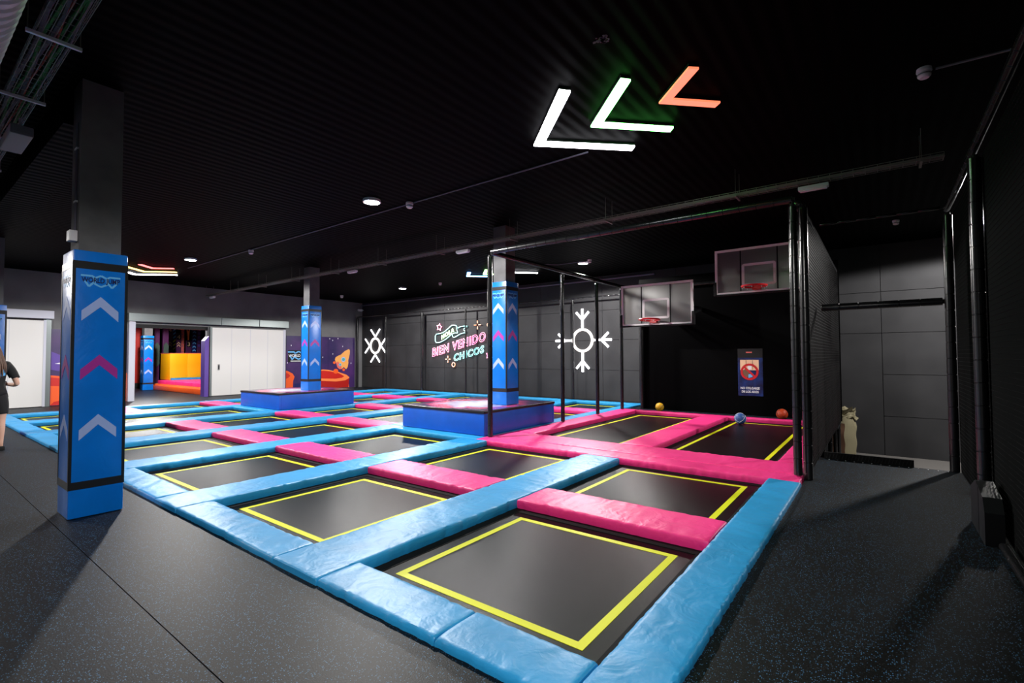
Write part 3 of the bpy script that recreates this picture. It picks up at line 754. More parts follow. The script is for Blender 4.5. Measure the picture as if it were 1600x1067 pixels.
def sack():
    t = thing('sack', 'tall crumpled tan and brown sack standing in the service passage', 'sack', (-0.60, 13.3, -0.84))
    zb, ztop = -0.84, 0.10; n = 14; secs = []
    base = [(-0.24, -0.10), (-0.10, -0.14), (0.0, -0.16), (0.10, -0.13), (0.18, -0.09), (0.20, 0.02), (0.17, 0.12), (0.0, 0.14), (-0.15, 0.13), (-0.24, 0.04)]
    mb = MB(); m2 = MB(); vs = []
    for i in range(n + 1):
        f = i / n; z = zb + (ztop - zb) * f; s = 1.0 + 0.05 * math.sin(f * PI) - 0.12 * max(0, f - 0.85) / 0.15
        for j, (a, b) in enumerate(base):
            q = noise.noise(Vector((a * 6, b * 6 + 9, z * 5))) * 0.025
            vs.append((-0.68 + a * s + q, 13.3 + b * s + q * 0.6, z))
    nb = len(base); fa = []; fb = []
    for i in range(n):
        for j in range(nb):
            f = (i * nb + j, i * nb + (j + 1) % nb, (i + 1) * nb + (j + 1) % nb, (i + 1) * nb + j)
            (fa if j in (0, 1, 9) and i < n - 2 else fb).append(f)
    fb.append(tuple(range(nb)))
    def sub(fs):
        used = sorted({i for f in fs for i in f}); mp = {u: k for k, u in enumerate(used)}
        return MB().add([vs[u] for u in used], [tuple(mp[i] for i in f) for f in fs])
    obj('printed_side', sub(fa), 'sack_brown', t, True); obj('bag_body', sub(fb), 'sack_tan', t, True)
    mb = MB(); rings = []; vs2 = []
    for i in range(8):
        f = i / 7; z = ztop - 0.03 + 0.22 * f
        for j in range(20):
            a = 2 * PI * j / 20; rr = (0.22 - 0.10 * math.sin(f * PI * 0.75) + 0.06 * f)
            q = noise.noise(Vector((math.cos(a) * 3.2, math.sin(a) * 3.2, f * 4))) * 0.11
            vs2.append((-0.68 + (rr + q) * math.cos(a) * 1.05, 13.3 + (rr + q) * math.sin(a) * 0.62, z + q * 0.7 + 0.03 * math.sin(a * 5)))
    fs2 = [(i * 20 + j, i * 20 + (j + 1) % 20, (i + 1) * 20 + (j + 1) % 20, (i + 1) * 20 + j) for i in range(7) for j in range(20)]
    mb.add(vs2, fs2); obj('crumpled_neck', mb, 'sack_tan', t)
sack()

# ================================================================== CEILING LAMPS
def ceiling_lamp(x, y, label, zc=CEIL, power=LAMP_W, off=None):
    """off: name stem of a lamp that hangs outside the picture"""
    nm = (lambda k: off + k + '_offscreen') if off else None
    t = thing(nm('_lamp') if off else 'ceiling_lamp', label, 'lamp', (x, y, zc - 0.05), 'round ceiling lamps')
    obj('housing', MB().lathe([(0.0, -0.001), (0.14, -0.001), (0.145, -0.02), (0.145, -0.045), (0.128, -0.05), (0.126, -0.04), (0.0, -0.04)], (x, y, zc), 'z', 28), 'plastic_white', t, True)
    obj(nm('_diffuser') if off else 'diffuser', MB().lathe([(0.0, -0.052), (0.11, -0.051), (0.125, -0.046), (0.125, -0.041), (0.0, -0.0405)], (x, y, zc), 'z', 28), 'led_lamp', t, True)
    ln = nm('_light') if off else 'lamp_light'
    ld = bpy.data.lights.new(ln, 'SPOT'); ld.spot_size = math.radians(167); ld.spot_blend = 0.10; ld.shadow_soft_size = 0.11; ld.energy = power; ld.color = (1.0, 0.97, 0.94)
    lo = bpy.data.objects.new(ln, ld); COL.objects.link(lo); lo.parent = t; lo.location = (0, 0, -0.12)
    return t
ceiling_lamp(-6.65, 4.92, 'round ceiling lamp glowing over the second trampoline row')
ceiling_lamp(-14.35, 4.95, 'round ceiling lamp glowing above the coloured arrows near the doorway wall')
ceiling_lamp(-14.25, 11.95, 'round ceiling lamp glowing near the neon greeting wall')
ceiling_lamp(-6.50, 11.80, 'round ceiling lamp glowing near the white arrow wheel sign')
# outside the picture, on the same grid and of the same kind as the lamps in view
ceiling_lamp(2.15, 11.85, 'round ceiling lamp in the service passage behind the walkway', off='service_passage')
ceiling_lamp(-14.3, -2.1, 'round ceiling lamp over the open floor before the white door', off='open_floor')
ceiling_lamp(1.05, -2.1, 'round ceiling lamp over the open floor near the walkway', off='walkway')

def arrow_light(tx, ty, sx, sy, wx, ex, ey, mt, label, group, zc=CEIL - 0.03):
    """L-shaped LED arrow, tip at (tx,ty), arms going +x and -y / +y"""
    t = thing('arrow_light', label, 'arrow light', (tx, ty, zc - 0.03), group)
    poly = [(tx, ty), (tx + sx, ty - sy), (tx + sx + ex, ty - sy + ey), (tx + wx, ty), (tx + sx + ex, ty + sy - ey), (tx + sx, ty + sy)]
    # two arms as separate prisms keep the shape convex
    a1 = [poly[0], poly[1], poly[2], poly[3]]; a2 = [poly[0], poly[3], poly[4], poly[5]]
    g = 0.012
    ch = MB().prism(a1, 'z', zc, CEIL - 0.001).prism(a2, 'z', zc, CEIL - 0.001)
    obj('channel', ch, 'frame_black', t)
    obj('led_arm', MB().prism(a1, 'z', zc - 0.02, zc), mt, t)
    obj('led_arm', MB().prism(a2, 'z', zc - 0.02, zc), mt, t)
    return t
G1 = 'arrow lights above the trampolines near the walkway'; G2 = 'arrow lights near the doorway wall'; G3 = 'arrow lights near the neon wall'
arrow_light(-3.30, 4.79, 0.89, 0.86, 0.16, 0.075, 0.09, 'led_white', 'large white arrow light on the ceiling, first of the row with green and red', G1)
arrow_light(-2.52, 4.78, 0.66, 0.66, 0.145, 0.065, 0.075, 'led_green', 'green arrow light on the ceiling between the white and red arrows', G1)
arrow_light(-1.734, 4.753, 0.43, 0.43, 0.134, 0.07, 0.066, 'led_red', 'small orange red arrow light on the ceiling', G1)
arrow_light(-18.25, 4.78, 0.89, 0.86, 0.16, 0.075, 0.09, 'led_white', 'white arrow light on the ceiling next to a yellow arrow', G2)
arrow_light(-17.45, 4.78, 0.66, 0.66, 0.145, 0.065, 0.075, 'led_yellow', 'yellow arrow light on the ceiling', G2)
arrow_light(-16.6, 4.74, 0.43, 0.43, 0.134, 0.07, 0.066, 'led_crimson', 'crimson arrow light on the ceiling next to a yellow arrow', G2)
arrow_light(-10.5, 11.40, 0.52, 0.52, 0.14, 0.07, 0.08, 'led_blue', 'blue arrow light on the ceiling', G3)
arrow_light(-9.85, 11.45, 0.60, 0.60, 0.14, 0.07, 0.08, 'led_lime', 'lime green arrow light on the ceiling next to the blue arrow', G3)
arrow_light(-9.30, 11.40, 0.90, 0.95, 0.14, 0.07, 0.08, 'led_white', 'white arrow light on the ceiling behind the column on the cage plinth', G3)

# ================================================================== WALL SIGNS
yw = 14.275
def light_bar(t, a, b, w, mt, name='light_bar'):
    q = strip2d([a, b], w)[0]
    obj(name, MB().prism(q, 'y', yw - 0.05, yw - 0.02), mt, t)
    q = strip2d([a, b], w * 0.7)[0]
    obj('mount', MB().prism(q, 'y', yw - 0.0195, yw - 0.0005), 'frame_black', t)
def ring_sign(t, c, r, w, mt):
    mb = MB(); n = 40
    vs = []
    for d in (yw - 0.05, yw - 0.02):
        for rr in (r - w / 2, r + w / 2):
            vs += [(c[0] + rr * math.cos(2 * PI * k / n), d, c[1] + rr * math.sin(2 * PI * k / n)) for k in range(n)]
    fs = []
    for k in range(n):
        j = (k + 1) % n
        fs += [(k, j, n + j, n + k), (2 * n + k, 3 * n + k, 3 * n + j, 2 * n + j), (k, 2 * n + k, 2 * n + j, j), (n + k, n + j, 3 * n + j, 3 * n + k)]
    obj('light_ring', mb.add(vs, fs), mt, t)
    for k in range(4):
        a = PI / 4 + k * PI / 2; p = (c[0] + r * math.cos(a), c[1] + r * math.sin(a))
        obj('mount', MB().box(p[0] - 0.02, p[0] + 0.02, yw - 0.0195, yw - 0.0005, p[1] - 0.02, p[1] + 0.02), 'frame_black', t)
c = (-18.93, 2.02)
s1 = thing('wall_light', 'white ring light with four V shapes on the panelled wall', 'wall light', (c[0], yw, 1.25))
ring_sign(s1, c, 0.345, 0.08, 'sign_warm')
for ang in (0, 90, 180, 270):
    ca, sa = math.cos(math.radians(ang)), math.sin(math.radians(ang))
    R = lambda u, v: (c[0] + u * ca - v * sa, c[1] + u * sa + v * ca)
    for s in (-1, 1): light_bar(s1, R(0.43, s * 0.012), R(0.77, s * 0.335), 0.055, 'sign_white')
c = (-7.885, 2.02)
s2 = thing('wall_light', 'white ring light with four inward arrows on the wall behind the cage poles', 'wall light', (c[0], yw, 0.95))
ring_sign(s2, c, 0.36, 0.075, 'sign_warm')
for ang in (0, 90, 180, 270):
    ca, sa = math.cos(math.radians(ang)), math.sin(math.radians(ang))
    R = lambda u, v: (c[0] + u * ca - v * sa, c[1] + u * sa + v * ca)
    light_bar(s2, R(0.42, 0), R(1.05, 0), 0.07, 'sign_white')
    for s in (-1, 1): light_bar(s2, R(0.72, s * 0.03), R(0.94, s * 0.235), 0.065, 'sign_white')

# neon greeting
yn = 14.21
ng = thing('neon_sign', 'neon greeting sign with pink and turquoise letters, banner and stars', 'neon sign', (-13.5, yw, 1.1))
def neon(pts, mt, name, r=0.016, closed=True):
    obj(name, MB().tube([(a, yn, b) for a, b in pts], r, 6, closed), mt, ng, True)
def smooth2d(p, closed=True, it=2):
    for _ in range(it):
        q = []; n = len(p)
        for i in range(n if closed else n - 1):
            a, b = p[i], p[(i + 1) % n]
            q += [(a[0] * .8 + b[0] * .2, a[1] * .8 + b[1] * .2), (a[0] * .2 + b[0] * .8, a[1] * .2 + b[1] * .8)]
        p = q
    return p
banner = [(-14.85, 2.44), (-14.58, 2.45), (-14.36, 2.5), (-14.11, 2.64), (-13.93, 2.76), (-13.78, 2.78), (-13.61, 2.73), (-13.63, 2.6), (-13.55, 2.44), (-13.75, 2.45), (-13.9, 2.41), (-14.08, 2.3), (-14.27, 2.2), (-14.43, 2.14), (-14.62, 2.08), (-14.85, 2.08)]
tail = [(-13.6, 2.63), (-13.42, 2.7), (-13.18, 2.71), (-13.02, 2.70), (-13.28, 2.58), (-13.07, 2.46), (-13.42, 2.41), (-13.6, 2.33), (-13.76, 2.27), (-13.85, 2.3), (-13.87, 2.41)]
neon(smooth2d(banner, True, 1), 'neon_cyan', 'banner_tube'); neon(smooth2d(tail, False, 1), 'neon_cyan', 'banner_tail_tube', closed=False)
def neon_text(body, x0, z0, x1, z1, height, mt, r, name, outline=True, shear=0.12, spacing=1.05):
    tm = text_mesh(body, 1.0, outline=r / (height / 0.72), align='LEFT', shear=shear, spacing=spacing * 1.12, bold=0.022)
    bx = tm.bounds(); w = bx[0][1] - bx[0][0]
    sx = math.hypot(x1 - x0, z1 - z0) / w; sy = height / 0.72
    ux, uz = (x1 - x0), (z1 - z0); l = math.hypot(ux, uz); ux /= l; uz /= l
    def f(x, y, z):
        a = (x - bx[0][0]) * sx; b = y * sy
        return (x0 + ux * a - uz * b * 0.3, yn + z * sy, z0 + uz * a + b)
    obj(name, xf(tm, f), mt, ng, True)
neon_text('HOLA', -14.50, 2.21, -13.76, 2.52, 0.16, 'neon_green', 0.008, 'lettering')
neon_text('BIEN VENIDO', -15.04, 1.50, -12.08, 2.12, 0.34, 'neon_pink', 0.0095, 'lettering')
neon_text('CHICOS', -13.78, 1.31, -12.16, 1.66, 0.27, 'neon_cyan', 0.0095, 'lettering')
def star(c, r): return [(c[0] + (r if k % 2 == 0 else r * 0.5) * math.sin(k * PI / 5 + 0.2), c[1] + (r if k % 2 == 0 else r * 0.5) * math.cos(k * PI / 5 + 0.2)) for k in range(10)]
for c_ in ((-14.62, 2.72), (-11.92, 1.54)): neon(star(c_, 0.155), 'neon_pink', 'star_tube')
for c_, r_ in (((-12.51, 2.73), 0.17), ((-14.12, 1.39), 0.14)):
    for dx, dz in ((1, 0), (-1, 0), (0, 1), (0, -1)):
        neon([(c_[0] + dx * r_ * 0.35, c_[1] + dz * r_ * 0.35), (c_[0] + dx * r_, c_[1] + dz * r_)], 'neon_orange', 'spark_tube', 0.016, False)
for c_ in ((-11.92, 2.71), (-13.8, 1.17)): neon(ellipse(c_[0], c_[1], 0.085, 0.085, 18), 'neon_orange', 'ring_tube')
for c_ in ((-11.93, 2.45), (-11.93, 2.25), (-11.90, 2.1)): neon([(c_[0] - 0.05, c_[1]), (c_[0] + 0.04, c_[1])], 'neon_orange', 'dash_tube', 0.018, False)

# net poles in front of the panelled wall
for i, x in enumerate((-19.85, -17.72, -15.33, -12.84, -10.4, -8.05, -5.75)):
    big = i in (0, 2)
    pole((x, 13.9, FZ), (x, 13.9, 3.34), 'slim black net pole before the panelled wall, %s from the mural corner' % ORD[i], 0.06 if big else 0.03, 'net_pole', 'net poles before the panelled wall')
for i, (a, b) in enumerate(((-19.85, -15.33), (-15.33, -10.4), (-10.4, -5.75))):
    rail((a + 0.02, 13.9, 3.39), (b - 0.02, 13.9, 3.39), ['black rail above the net poles near the mural corner', 'black rail above the net poles at the neon greeting', 'black rail above the net poles at the arrow wheel'][i], 0.025)
tag(obj('conduit', MB().tube([(-20, 14.24, 3.98), (-5.4, 14.24, 3.98)], 0.03, 8), 'cable_grey', smooth=True), 'long grey pipe high along the panelled wall', 'pipe')

# ================================================================== MURAL
xm = -19.985
def flat(poly, mt, name, par, d=0.002): obj(name, MB().prism(poly, 'x', xm + 0.004, xm + 0.004 + d), mt, par)
mu1 = thing('mural', 'violet space mural with rocket and orange craters on the wall corner', 'mural', (xm, 12.2, 0.08))
for a, b in ((10.50, 11.35), (11.355, 12.45), (12.455, 13.85)):
    obj('sheet', MB().box(-19.997, xm + 0.004, a, b, 0.07, 2.41), 'mural_sky', mu1)
flat([(10.5, 0.93), (10.58, 0.91), (10.79, 0.80), (10.88, 0.66), (10.82, 0.49), (10.8, 0.075), (10.5, 0.075)], 'orange', 'crater_print', mu1)
flat([(10.5, 0.84), (10.6, 0.80), (10.69, 0.71), (10.6, 0.62), (10.5, 0.59)], 'crater_red', 'crater_mouth_print', mu1, 0.003)
flat([(11.85, 0.90), (12.22, 0.94), (12.49, 0.91), (13.01, 0.8), (13.42, 0.66), (13.57, 0.54), (13.52, 0.37), (13.55, 0.075), (11.7, 0.075), (11.72, 0.5)], 'orange_light', 'crater_print', mu1)
flat([(11.9, 0.84), (12.22, 0.89), (12.55, 0.85), (13.01, 0.75), (13.29, 0.6), (13.17, 0.53), (12.85, 0.5), (12.22, 0.53), (11.9, 0.6)], 'crater_red', 'crater_mouth_print', mu1, 0.003)
flat([(11.75, 0.45), (12.22, 0.43), (12.86, 0.37), (13.36, 0.41), (13.55, 0.5), (13.52, 0.075), (11.7, 0.075)], 'red_wall', 'crater_side_print', mu1, 0.003)
flat([(10.9, 0.075), (11.65, 0.075), (11.65, 0.38), (10.86, 0.36)], 'navy_print', 'ground_print', mu1)
rocket = [(13.54, 1.87), (13.59, 1.79), (13.58, 1.64), (13.5, 1.33), (13.51, 1.22), (13.47, 1.02), (13.39, 0.92), (13.26, 1.03), (13.16, 0.94), (13.04, 0.93), (12.93, 1.02), (12.86, 1.23), (12.8, 1.37), (12.83, 1.48), (12.97, 1.56), (13.1, 1.6), (13.32, 1.78)]
flat(rocket, 'rocket_amber', 'rocket_print', mu1, 0.004)
flat([(12.93, 1.02), (13.04, 0.93), (13.16, 0.94), (13.1, 1.15), (12.95, 1.3), (12.86, 1.23)], 'coral', 'rocket_shade_print', mu1, 0.0045)
for (cy, cz), r in (((13.24, 1.38), 0.115), ((13.07, 1.14), 0.07)):
    flat(ellipse(cy, cz, r, r), 'print_pale', 'porthole_print', mu1, 0.005); flat(ellipse(cy, cz, r * 0.65, r * 0.65), 'teal_print', 'porthole_print', mu1, 0.006)
for (cy, cz), r in (((12.85, 0.84), 0.13), ((13.26, 0.9), 0.07), ((12.77, 1.24), 0.07)):
    flat(ellipse(cy, cz, r, r * 0.9, 9), 'orange', 'flame_print', mu1, 0.005)
for cy, cz in [(10.72, 2.0), (11.16, 1.85), (10.56, 1.26), (12.68, 2.26), (12.69, 1.64), (12.53, 2.33), (12.95, 2.35), (12.19, 1.49), (13.2, 1.99), (13.65, 1.2)]:
    flat([(cy, cz + 0.035), (cy + 0.02, cz), (cy, cz - 0.035), (cy - 0.02, cz)], 'print_white', 'star_print', mu1)
flat([(10.58, 1.28), (11.8, 1.28), (11.8, 1.80), (10.58, 1.80)], 'frame_black', 'logo_ground_print', mu1, 0.001)
fmm = lambda u, z, o: (xm + 0.004 + o, u, z)
lg = obj('logo_print', decal(logo_polys(11.05, 1.575, 0.95), fmm, 0.001, 0.004), 'print_sky', mu1)
tm = text_mesh('WORLD JUMP', 0.155, 0.0005, xscale=0.92, bold=0.004)
obj('lettering', xf(tm, lambda x, y, z: (xm + 0.010 + z, 11.05 + x, 1.51 + y)), 'print_white', lg)
for k in range(12): obj('tagline_print', MB().box(xm + 0.0045, xm + 0.0065, 10.70 + k * 0.06, 10.74 + k * 0.06, 1.31, 1.35), 'print_white', lg)
mu2 = thing('mural', 'violet mural strip with orange crater between white door and doorway', 'mural', (xm, 4.2, 0.08))
for a, b in ((3.21, 4.1), (4.105, 5.07)):
    obj('sheet', MB().box(-19.997, xm + 0.004, a, b, 0.06, 2.38), 'mural_sky', mu2)
flat([(3.22, 1.70), (3.6, 1.5), (3.6, 1.05), (3.22, 1.15)], 'purple_pad', 'hill_print', mu2)
flat([(3.22, 0.98), (3.49, 0.94), (3.9, 0.8), (4.3, 0.5), (4.35, 0.07), (3.22, 0.07)], 'orange', 'crater_print', mu2)
flat([(3.22, 0.92), (3.45, 0.88), (3.8, 0.74), (3.5, 0.64), (3.22, 0.66)], 'crater_red', 'crater_mouth_print', mu2, 0.003)
flat([(3.22, 0.07), (3.5, 0.07), (3.42, 0.2), (3.3, 0.17)], 'crater_red', 'rock_print', mu2, 0.003)
flat([(3.30, 1.33), (3.46, 1.37), (3.6, 1.33), (3.46, 1.31)], 'print_white', 'star_print', mu2, 0.003)
flat([(4.8, 0.07), (5.07, 0.07), (5.07, 1.0), (4.9, 0.9), (4.85, 0.5)], 'orange', 'crater_print', mu2)

# ================================================================== CEILING SERVICES
def cable_tray(x0, x1, y0, y1, z, label, cross=0.10, nlong=5, hang=1.6, cables=(), r=0.0035, side=0.05):
    t = thing('cable_tray', label, 'cable tray', ((x0 + x1) / 2, (y0 + y1) / 2, z), 'wire mesh cable trays')
    lw = MB()
    for k in range(nlong):
        y = y0 + (y1 - y0) * k / (nlong - 1); lw.tube([(x0, y, z), (x1, y, z)], r, 4)
    for y in (y0, y1):
        for q in (0.5, 1.0): lw.tube([(x0, y, z + side * q), (x1, y, z + side * q)], r, 4)
    obj('long_wires', lw, 'wire_grey', t)
    cw = MB(); n = int((x1 - x0) / cross)
    for k in range(n + 1):
        x = x0 + (x1 - x0) * k / n
        cw.tube([(x, y0, z + side), (x, y0, z), (x, y1, z), (x, y1, z + side)], r, 4)
    cw_o = obj('cross_wires', cw, 'wire_grey', t); cw_o['kind'] = 'stuff'
    n = int((x1 - x0) / hang)
    for k in range(n + 1):
        x = x0 + 0.2 + (x1 - x0 - 0.4) * k / max(1, n)
        hg = obj('hanger_bar', MB().box(x - 0.012, x + 0.012, y0 - 0.05, y1 + 0.05, z - 0.03, z - 0.006), 'wire_grey' if x0 < -15 else 'steel', t)
        for y in (y0 - 0.04, y1 + 0.04): obj('hanger_rod', MB().tube([(x, y, z - 0.01), (x, y, CEIL - 0.001)], 0.004, 5), 'wire_grey', hg)
    for i, (f, mt, rr) in enumerate(cables):
        pts = []; n = 24
        for k in range(n + 1):
            x = x0 + (x1 - x0) * k / n
            pts.append((x, y0 + (y1 - y0) * f + 0.012 * math.sin(k * 1.7 + i * 2), z + r + rr + 0.004 * (1 + math.sin(k * 2.3 + i))))
        obj('cable', MB().tube(pts, rr, 6), mt, t, True)
    return t
cable_tray(-19.6, 0.62, 7.25, 7.41, 3.74, 'long wire cable tray crossing the ceiling above the plinths', 0.12, 4, 1.9, ((0.3, 'wire_grey', 0.018), (0.62, 'cable_grey', 0.02), (0.85, 'wire_grey', 0.015)), 0.004)
cable_tray(-12.5, -3.2, 0.63, 0.83, 3.80, 'wire cable tray with green and red cables beside the silver duct', 0.10, 7, 1.25,
           ((0.12, 'cable_grey', 0.014), (0.28, 'cable_green', 0.011), (0.42, 'cable_grey', 0.016), (0.55, 'cable_red', 0.007), (0.68, 'cable_green', 0.012), (0.80, 'cable_green', 0.010), (0.9, 'cable_grey', 0.008)), 0.003)
# spiral duct
dt = thing('air_duct', 'silver spiral wound ventilation duct beside the cable tray', 'duct', (-6.5, 0.28, 3.55))
prof = []; x = -12.4
k = 0
while x < -2.2:
    prof += [(0.203, x), (0.203, x + 0.080), (0.218, x + 0.090), (0.218, x + 0.102), (0.203, x + 0.112)]; x += 0.115
du = MB(); seg = 32; vs = []; n = len(prof)
for s in range(seg):
    a = 2 * PI * s / seg
    for r, h in prof: vs.append((h + 0.115 * s / seg, 0.31 + r * math.cos(a), 3.76 + r * math.sin(a)))
fs = []
for s in range(seg - 1):
    for i in range(n - 1): fs.append((s * n + i, (s + 1) * n + i, (s + 1) * n + i + 1, s * n + i + 1))
for i in range(n - 6): fs.append(((seg - 1) * n + i, i + 5, i + 6, (seg - 1) * n + i + 1))
obj('duct_tube', du.add(vs, fs), 'steel', dt, True)
for xs in (-11.2, -8.6, -5.9, -3.3):
    obj('duct_strap', MB().lathe([(0.216, -0.02), (0.222, -0.02), (0.222, 0.02), (0.216, 0.02)], (xs, 0.31, 3.76), 'x', 32), 'galv', dt)
    for y in (0.09, 0.53): obj('strap_rod', MB().tube([(xs, y, 3.76), (xs, y, CEIL - 0.001)], 0.005, 5), 'steel', dt)
# emergency box beside the tray
eb = thing('emergency_light', 'grey box light hanging at the cable tray beside the lone column', 'emergency light', (-6.63, 0.80, 3.52))
obj('box', MB().box(-6.95, -6.32, 0.70, 0.86, 3.58, 3.67, 0.01), 'plastic_grey', eb)
obj('vent', MB().box(-6.31999, -6.315, 0.72, 0.84, 3.60, 3.65), 'plastic_grey', eb)
for xs in (-6.85, -6.42): obj('bracket', MB().box(xs - 0.01, xs + 0.01, 0.77, 0.79, 3.67, 3.765), 'steel', eb)
# conduits and detectors
def detector(x, y, label, s=1.0):
    t = thing('smoke_detector', label, 'smoke detector', (x, y, CEIL - 0.09 * s), 'smoke detectors')
    obj('base', MB().lathe([(0, 0), (0.055 * s, 0), (0.058 * s, -0.03 * s), (0.052 * s, -0.036 * s), (0, -0.036 * s)], (x, y, CEIL - 0.001), 'z', 20), 'plastic_white', t, True)
    obj('head', MB().lathe([(0.048 * s, -0.037 * s), (0.05 * s, -0.07 * s), (0.035 * s, -0.088 * s), (0, -0.09 * s)], (x, y, CEIL - 0.001), 'z', 20), 'plastic_white', t, True)
    obj('vent_ring', MB().lathe([(0.0505 * s, -0.050 * s), (0.0515 * s, -0.056 * s), (0.0505 * s, -0.062 * s)], (x, y, CEIL - 0.001), 'z', 20), 'plastic_grey', t)
detector(0.37, 5.72, 'white smoke detector on the ceiling above the walkway', 1.0)
detector(-6.27, 5.40, 'white smoke detector beside the ceiling lamp over the second trampoline row', 1.1)
detector(-12.1, 5.46, 'white smoke detector on the pipe between two ceiling lamps', 1.1)
detector(0.29, 11.9, 'white smoke detector above the service passage', 1.0)
detector(-12.3, 12.0, 'white smoke detector near the neon greeting wall', 1.0)
detector(-18.1, 11.9, 'white smoke detector near the mural corner', 1.2)
detector(-6.2, 11.62, 'white smoke detector right beside the lamp near the arrow wheel', 1.0)
for a_, b_, lb in ((-15.9, -12.19, 'thin ceiling pipe from the arrow lights near the doorway to a detector'), (-12.02, -6.36, 'long thin ceiling pipe linking two smoke detectors'), (-6.18, -2.9, 'thin ceiling pipe running past the white arrow light')):
    tag(obj('conduit', MB().tube([(a_, 5.42, 4.085), (b_, 5.42, 4.085)], 0.011, 6), 'cable_grey'), lb, 'pipe')
tag(obj('conduit', MB().tube([(0.45, 5.73, 4.075), (1.6, 5.80, 4.075)], 0.011, 6), 'plastic_grey'), 'thin ceiling pipe leading from the detector above the walkway', 'pipe')
tag(obj('conduit', MB().tube([(-7.6, 11.2, 4.075), (-7.2, 11.62, 4.075), (-6.3, 11.63, 4.075)], 0.011, 6), 'cable_grey'), 'thin ceiling pipe ending at the lamp near the arrow wheel', 'pipe')
def tray_light(x, label):
    t = thing('tray_light', label, 'emergency light', (x, 7.33, 3.64), 'small lights under the cable tray')
    obj('body', MB().box(x - 0.17, x + 0.17, 7.29, 7.38, 3.655, 3.705, 0.012), 'plastic_white', t, True)
    obj('lens', MB().box(x - 0.15, x + 0.15, 7.30, 7.37, 3.64, 3.6545, 0.005), 'print_white', t)
tray_light(-6.85, 'white emergency light under the tray beside the cage front rail')
tray_light(-10.7, 'white emergency light under the tray between the two plinths')
tray_light(-19.2, 'white emergency light at the end of the tray over the doorway')
tray_light(-0.65, 'white emergency light under the tray above the cage corner')
cmr = thing('security_camera', 'small white security camera high in the mural corner', 'camera', (-19.9, 14.1, 3.7))
obj('arm', MB().tube([(-19.9, 14.27, 3.75), (-19.8, 14.1, 3.73)], 0.02, 8), 'plastic_white', cmr)
obj('camera_body', MB().box(-19.85, -19.75, 13.9, 14.12, 3.68, 3.78, 0.015), 'plastic_white', cmr, True)
jb = thing('junction_box', 'white junction box with pipe on the shaft of the lone column', 'junction box', (-5.96, 1.09, 2.6))
obj('box', MB().box(-6.0, -5.89, 1.05, 1.1095, 2.58, 2.68, 0.006), 'plastic_white', jb)
for xs in (-5.97, -5.93): obj('riser', MB().tube([(xs, 1.10, 2.68), (xs, 1.10, 3.70)], 0.006, 6), 'cable_grey', jb)
for z in (2.95, 3.45): obj('clip', MB().box(-5.99, -5.91, 1.09, 1.1095, z, z + 0.015), 'plastic_white', jb)
# bare patch of plaster round the old fixing near the arrow lights
pt = MB()
for k in range(40):
    a = random.uniform(0, 2 * PI); r_ = random.uniform(0, 0.085) ; q = random.uniform(0.006, 0.02)
    cx_, cy_ = -1.77 + r_ * math.cos(a) * 0.9, 3.57 + r_ * math.sin(a) * 0.7
    pt.prism([(cx_ + q * math.cos(t_) * random.uniform(0.6, 1.2), cy_ + q * math.sin(t_) * random.uniform(0.6, 1.2)) for t_ in (0.2, 1.3, 2.5, 3.7, 4.9, 5.8)], 'z', CEIL - 0.004, CEIL - 0.0005)
o = tag(obj('bare_patch', pt, 'cable_grey'), 'patch of chipped bare plaster on the ceiling above the green arrow', 'patch', kind='stuff')

# ================================================================== NEXT ROOM
ceiling_lamp(-23.5, 6.6, 'round ceiling lamp in the room beyond the open doorway', 3.6, LAMP_W, off='next_room')
st = thing('step_platform', 'orange padded step platform beyond the open doorway', 'platform', (-23.8, 8.6, FZ))
obj('orange_step', MB().box(-27.0, -20.6, 7.66, 7.90, FZ, 0.26, 0.02), 'orange', st, True)
obj('orange_top', MB().box(-27.0, -20.6, 7.90, 10.6, FZ, 0.30), 'orange_light', st)
for k in range(6):
    obj('pink_cushion', MB().box(-26.6 + k * 1.0, -25.62 + k * 1.0, 7.92, 8.2, 0.30, 0.46, 0.02), 'pad_pink', st, True)
obj('platform_top', MB().box(-26.6, -20.7, 8.21, 10.6, 0.301, 0.47), 'pad_pink', st)
obj('blue_ledge', MB().box(-25.98, -25.8, 8.22, 10.6, 0.471, 0.56), 'pad_blue', st)
yb_ = thing('padded_block', 'tall yellow padded block on the platform beyond the doorway', 'block', (-26.6, 9.3, 0.47))
for a, b in ((8.2, 8.9), (8.905, 9.6), (9.605, 10.5)):
    obj('front_pad', MB().box(-26.08, -26.0, a, b, 0.475, 1.69, 0.01), 'yellow_pad', yb_, True)
obj('body', MB().box(-27.2, -26.085, 8.2, 10.5, 0.475, 1.685, 0.01), 'yellow_pad', yb_, True)
obj('top_edge', MB().box(-27.2, -25.99, 8.19, 10.5, 1.69, 1.71), 'coral', yb_)
pp = thing('jamb_pad', 'purple pad with slanted top on the doorway edge', 'pad', (-20.08, 7.43, FZ))
obj('pad', MB().prism([(7.36, FZ), (7.50, FZ), (7.50, 2.30), (7.36, 2.12)], 'x', -20.2, -19.86), 'purple_pad', pp)
obj('pad_edge', MB().box(-20.2, -19.858, 7.495, 7.505, FZ, 2.3), 'purple_dark', pp)
rw = thing('wall_pad', 'red padded wall panel beyond the doorway next to the blue column', 'pad', (-28.2, 7.5, FZ))
obj('panel', MB().box(-28.3, -28.2, 7.28, 7.72, FZ, 3.4, 0.01), 'red_wall', rw); obj('foot_pad', MB().box(-28.3, -28.15, 7.2, 7.8, FZ, 0.3, 0.01), 'frame_black', rw)
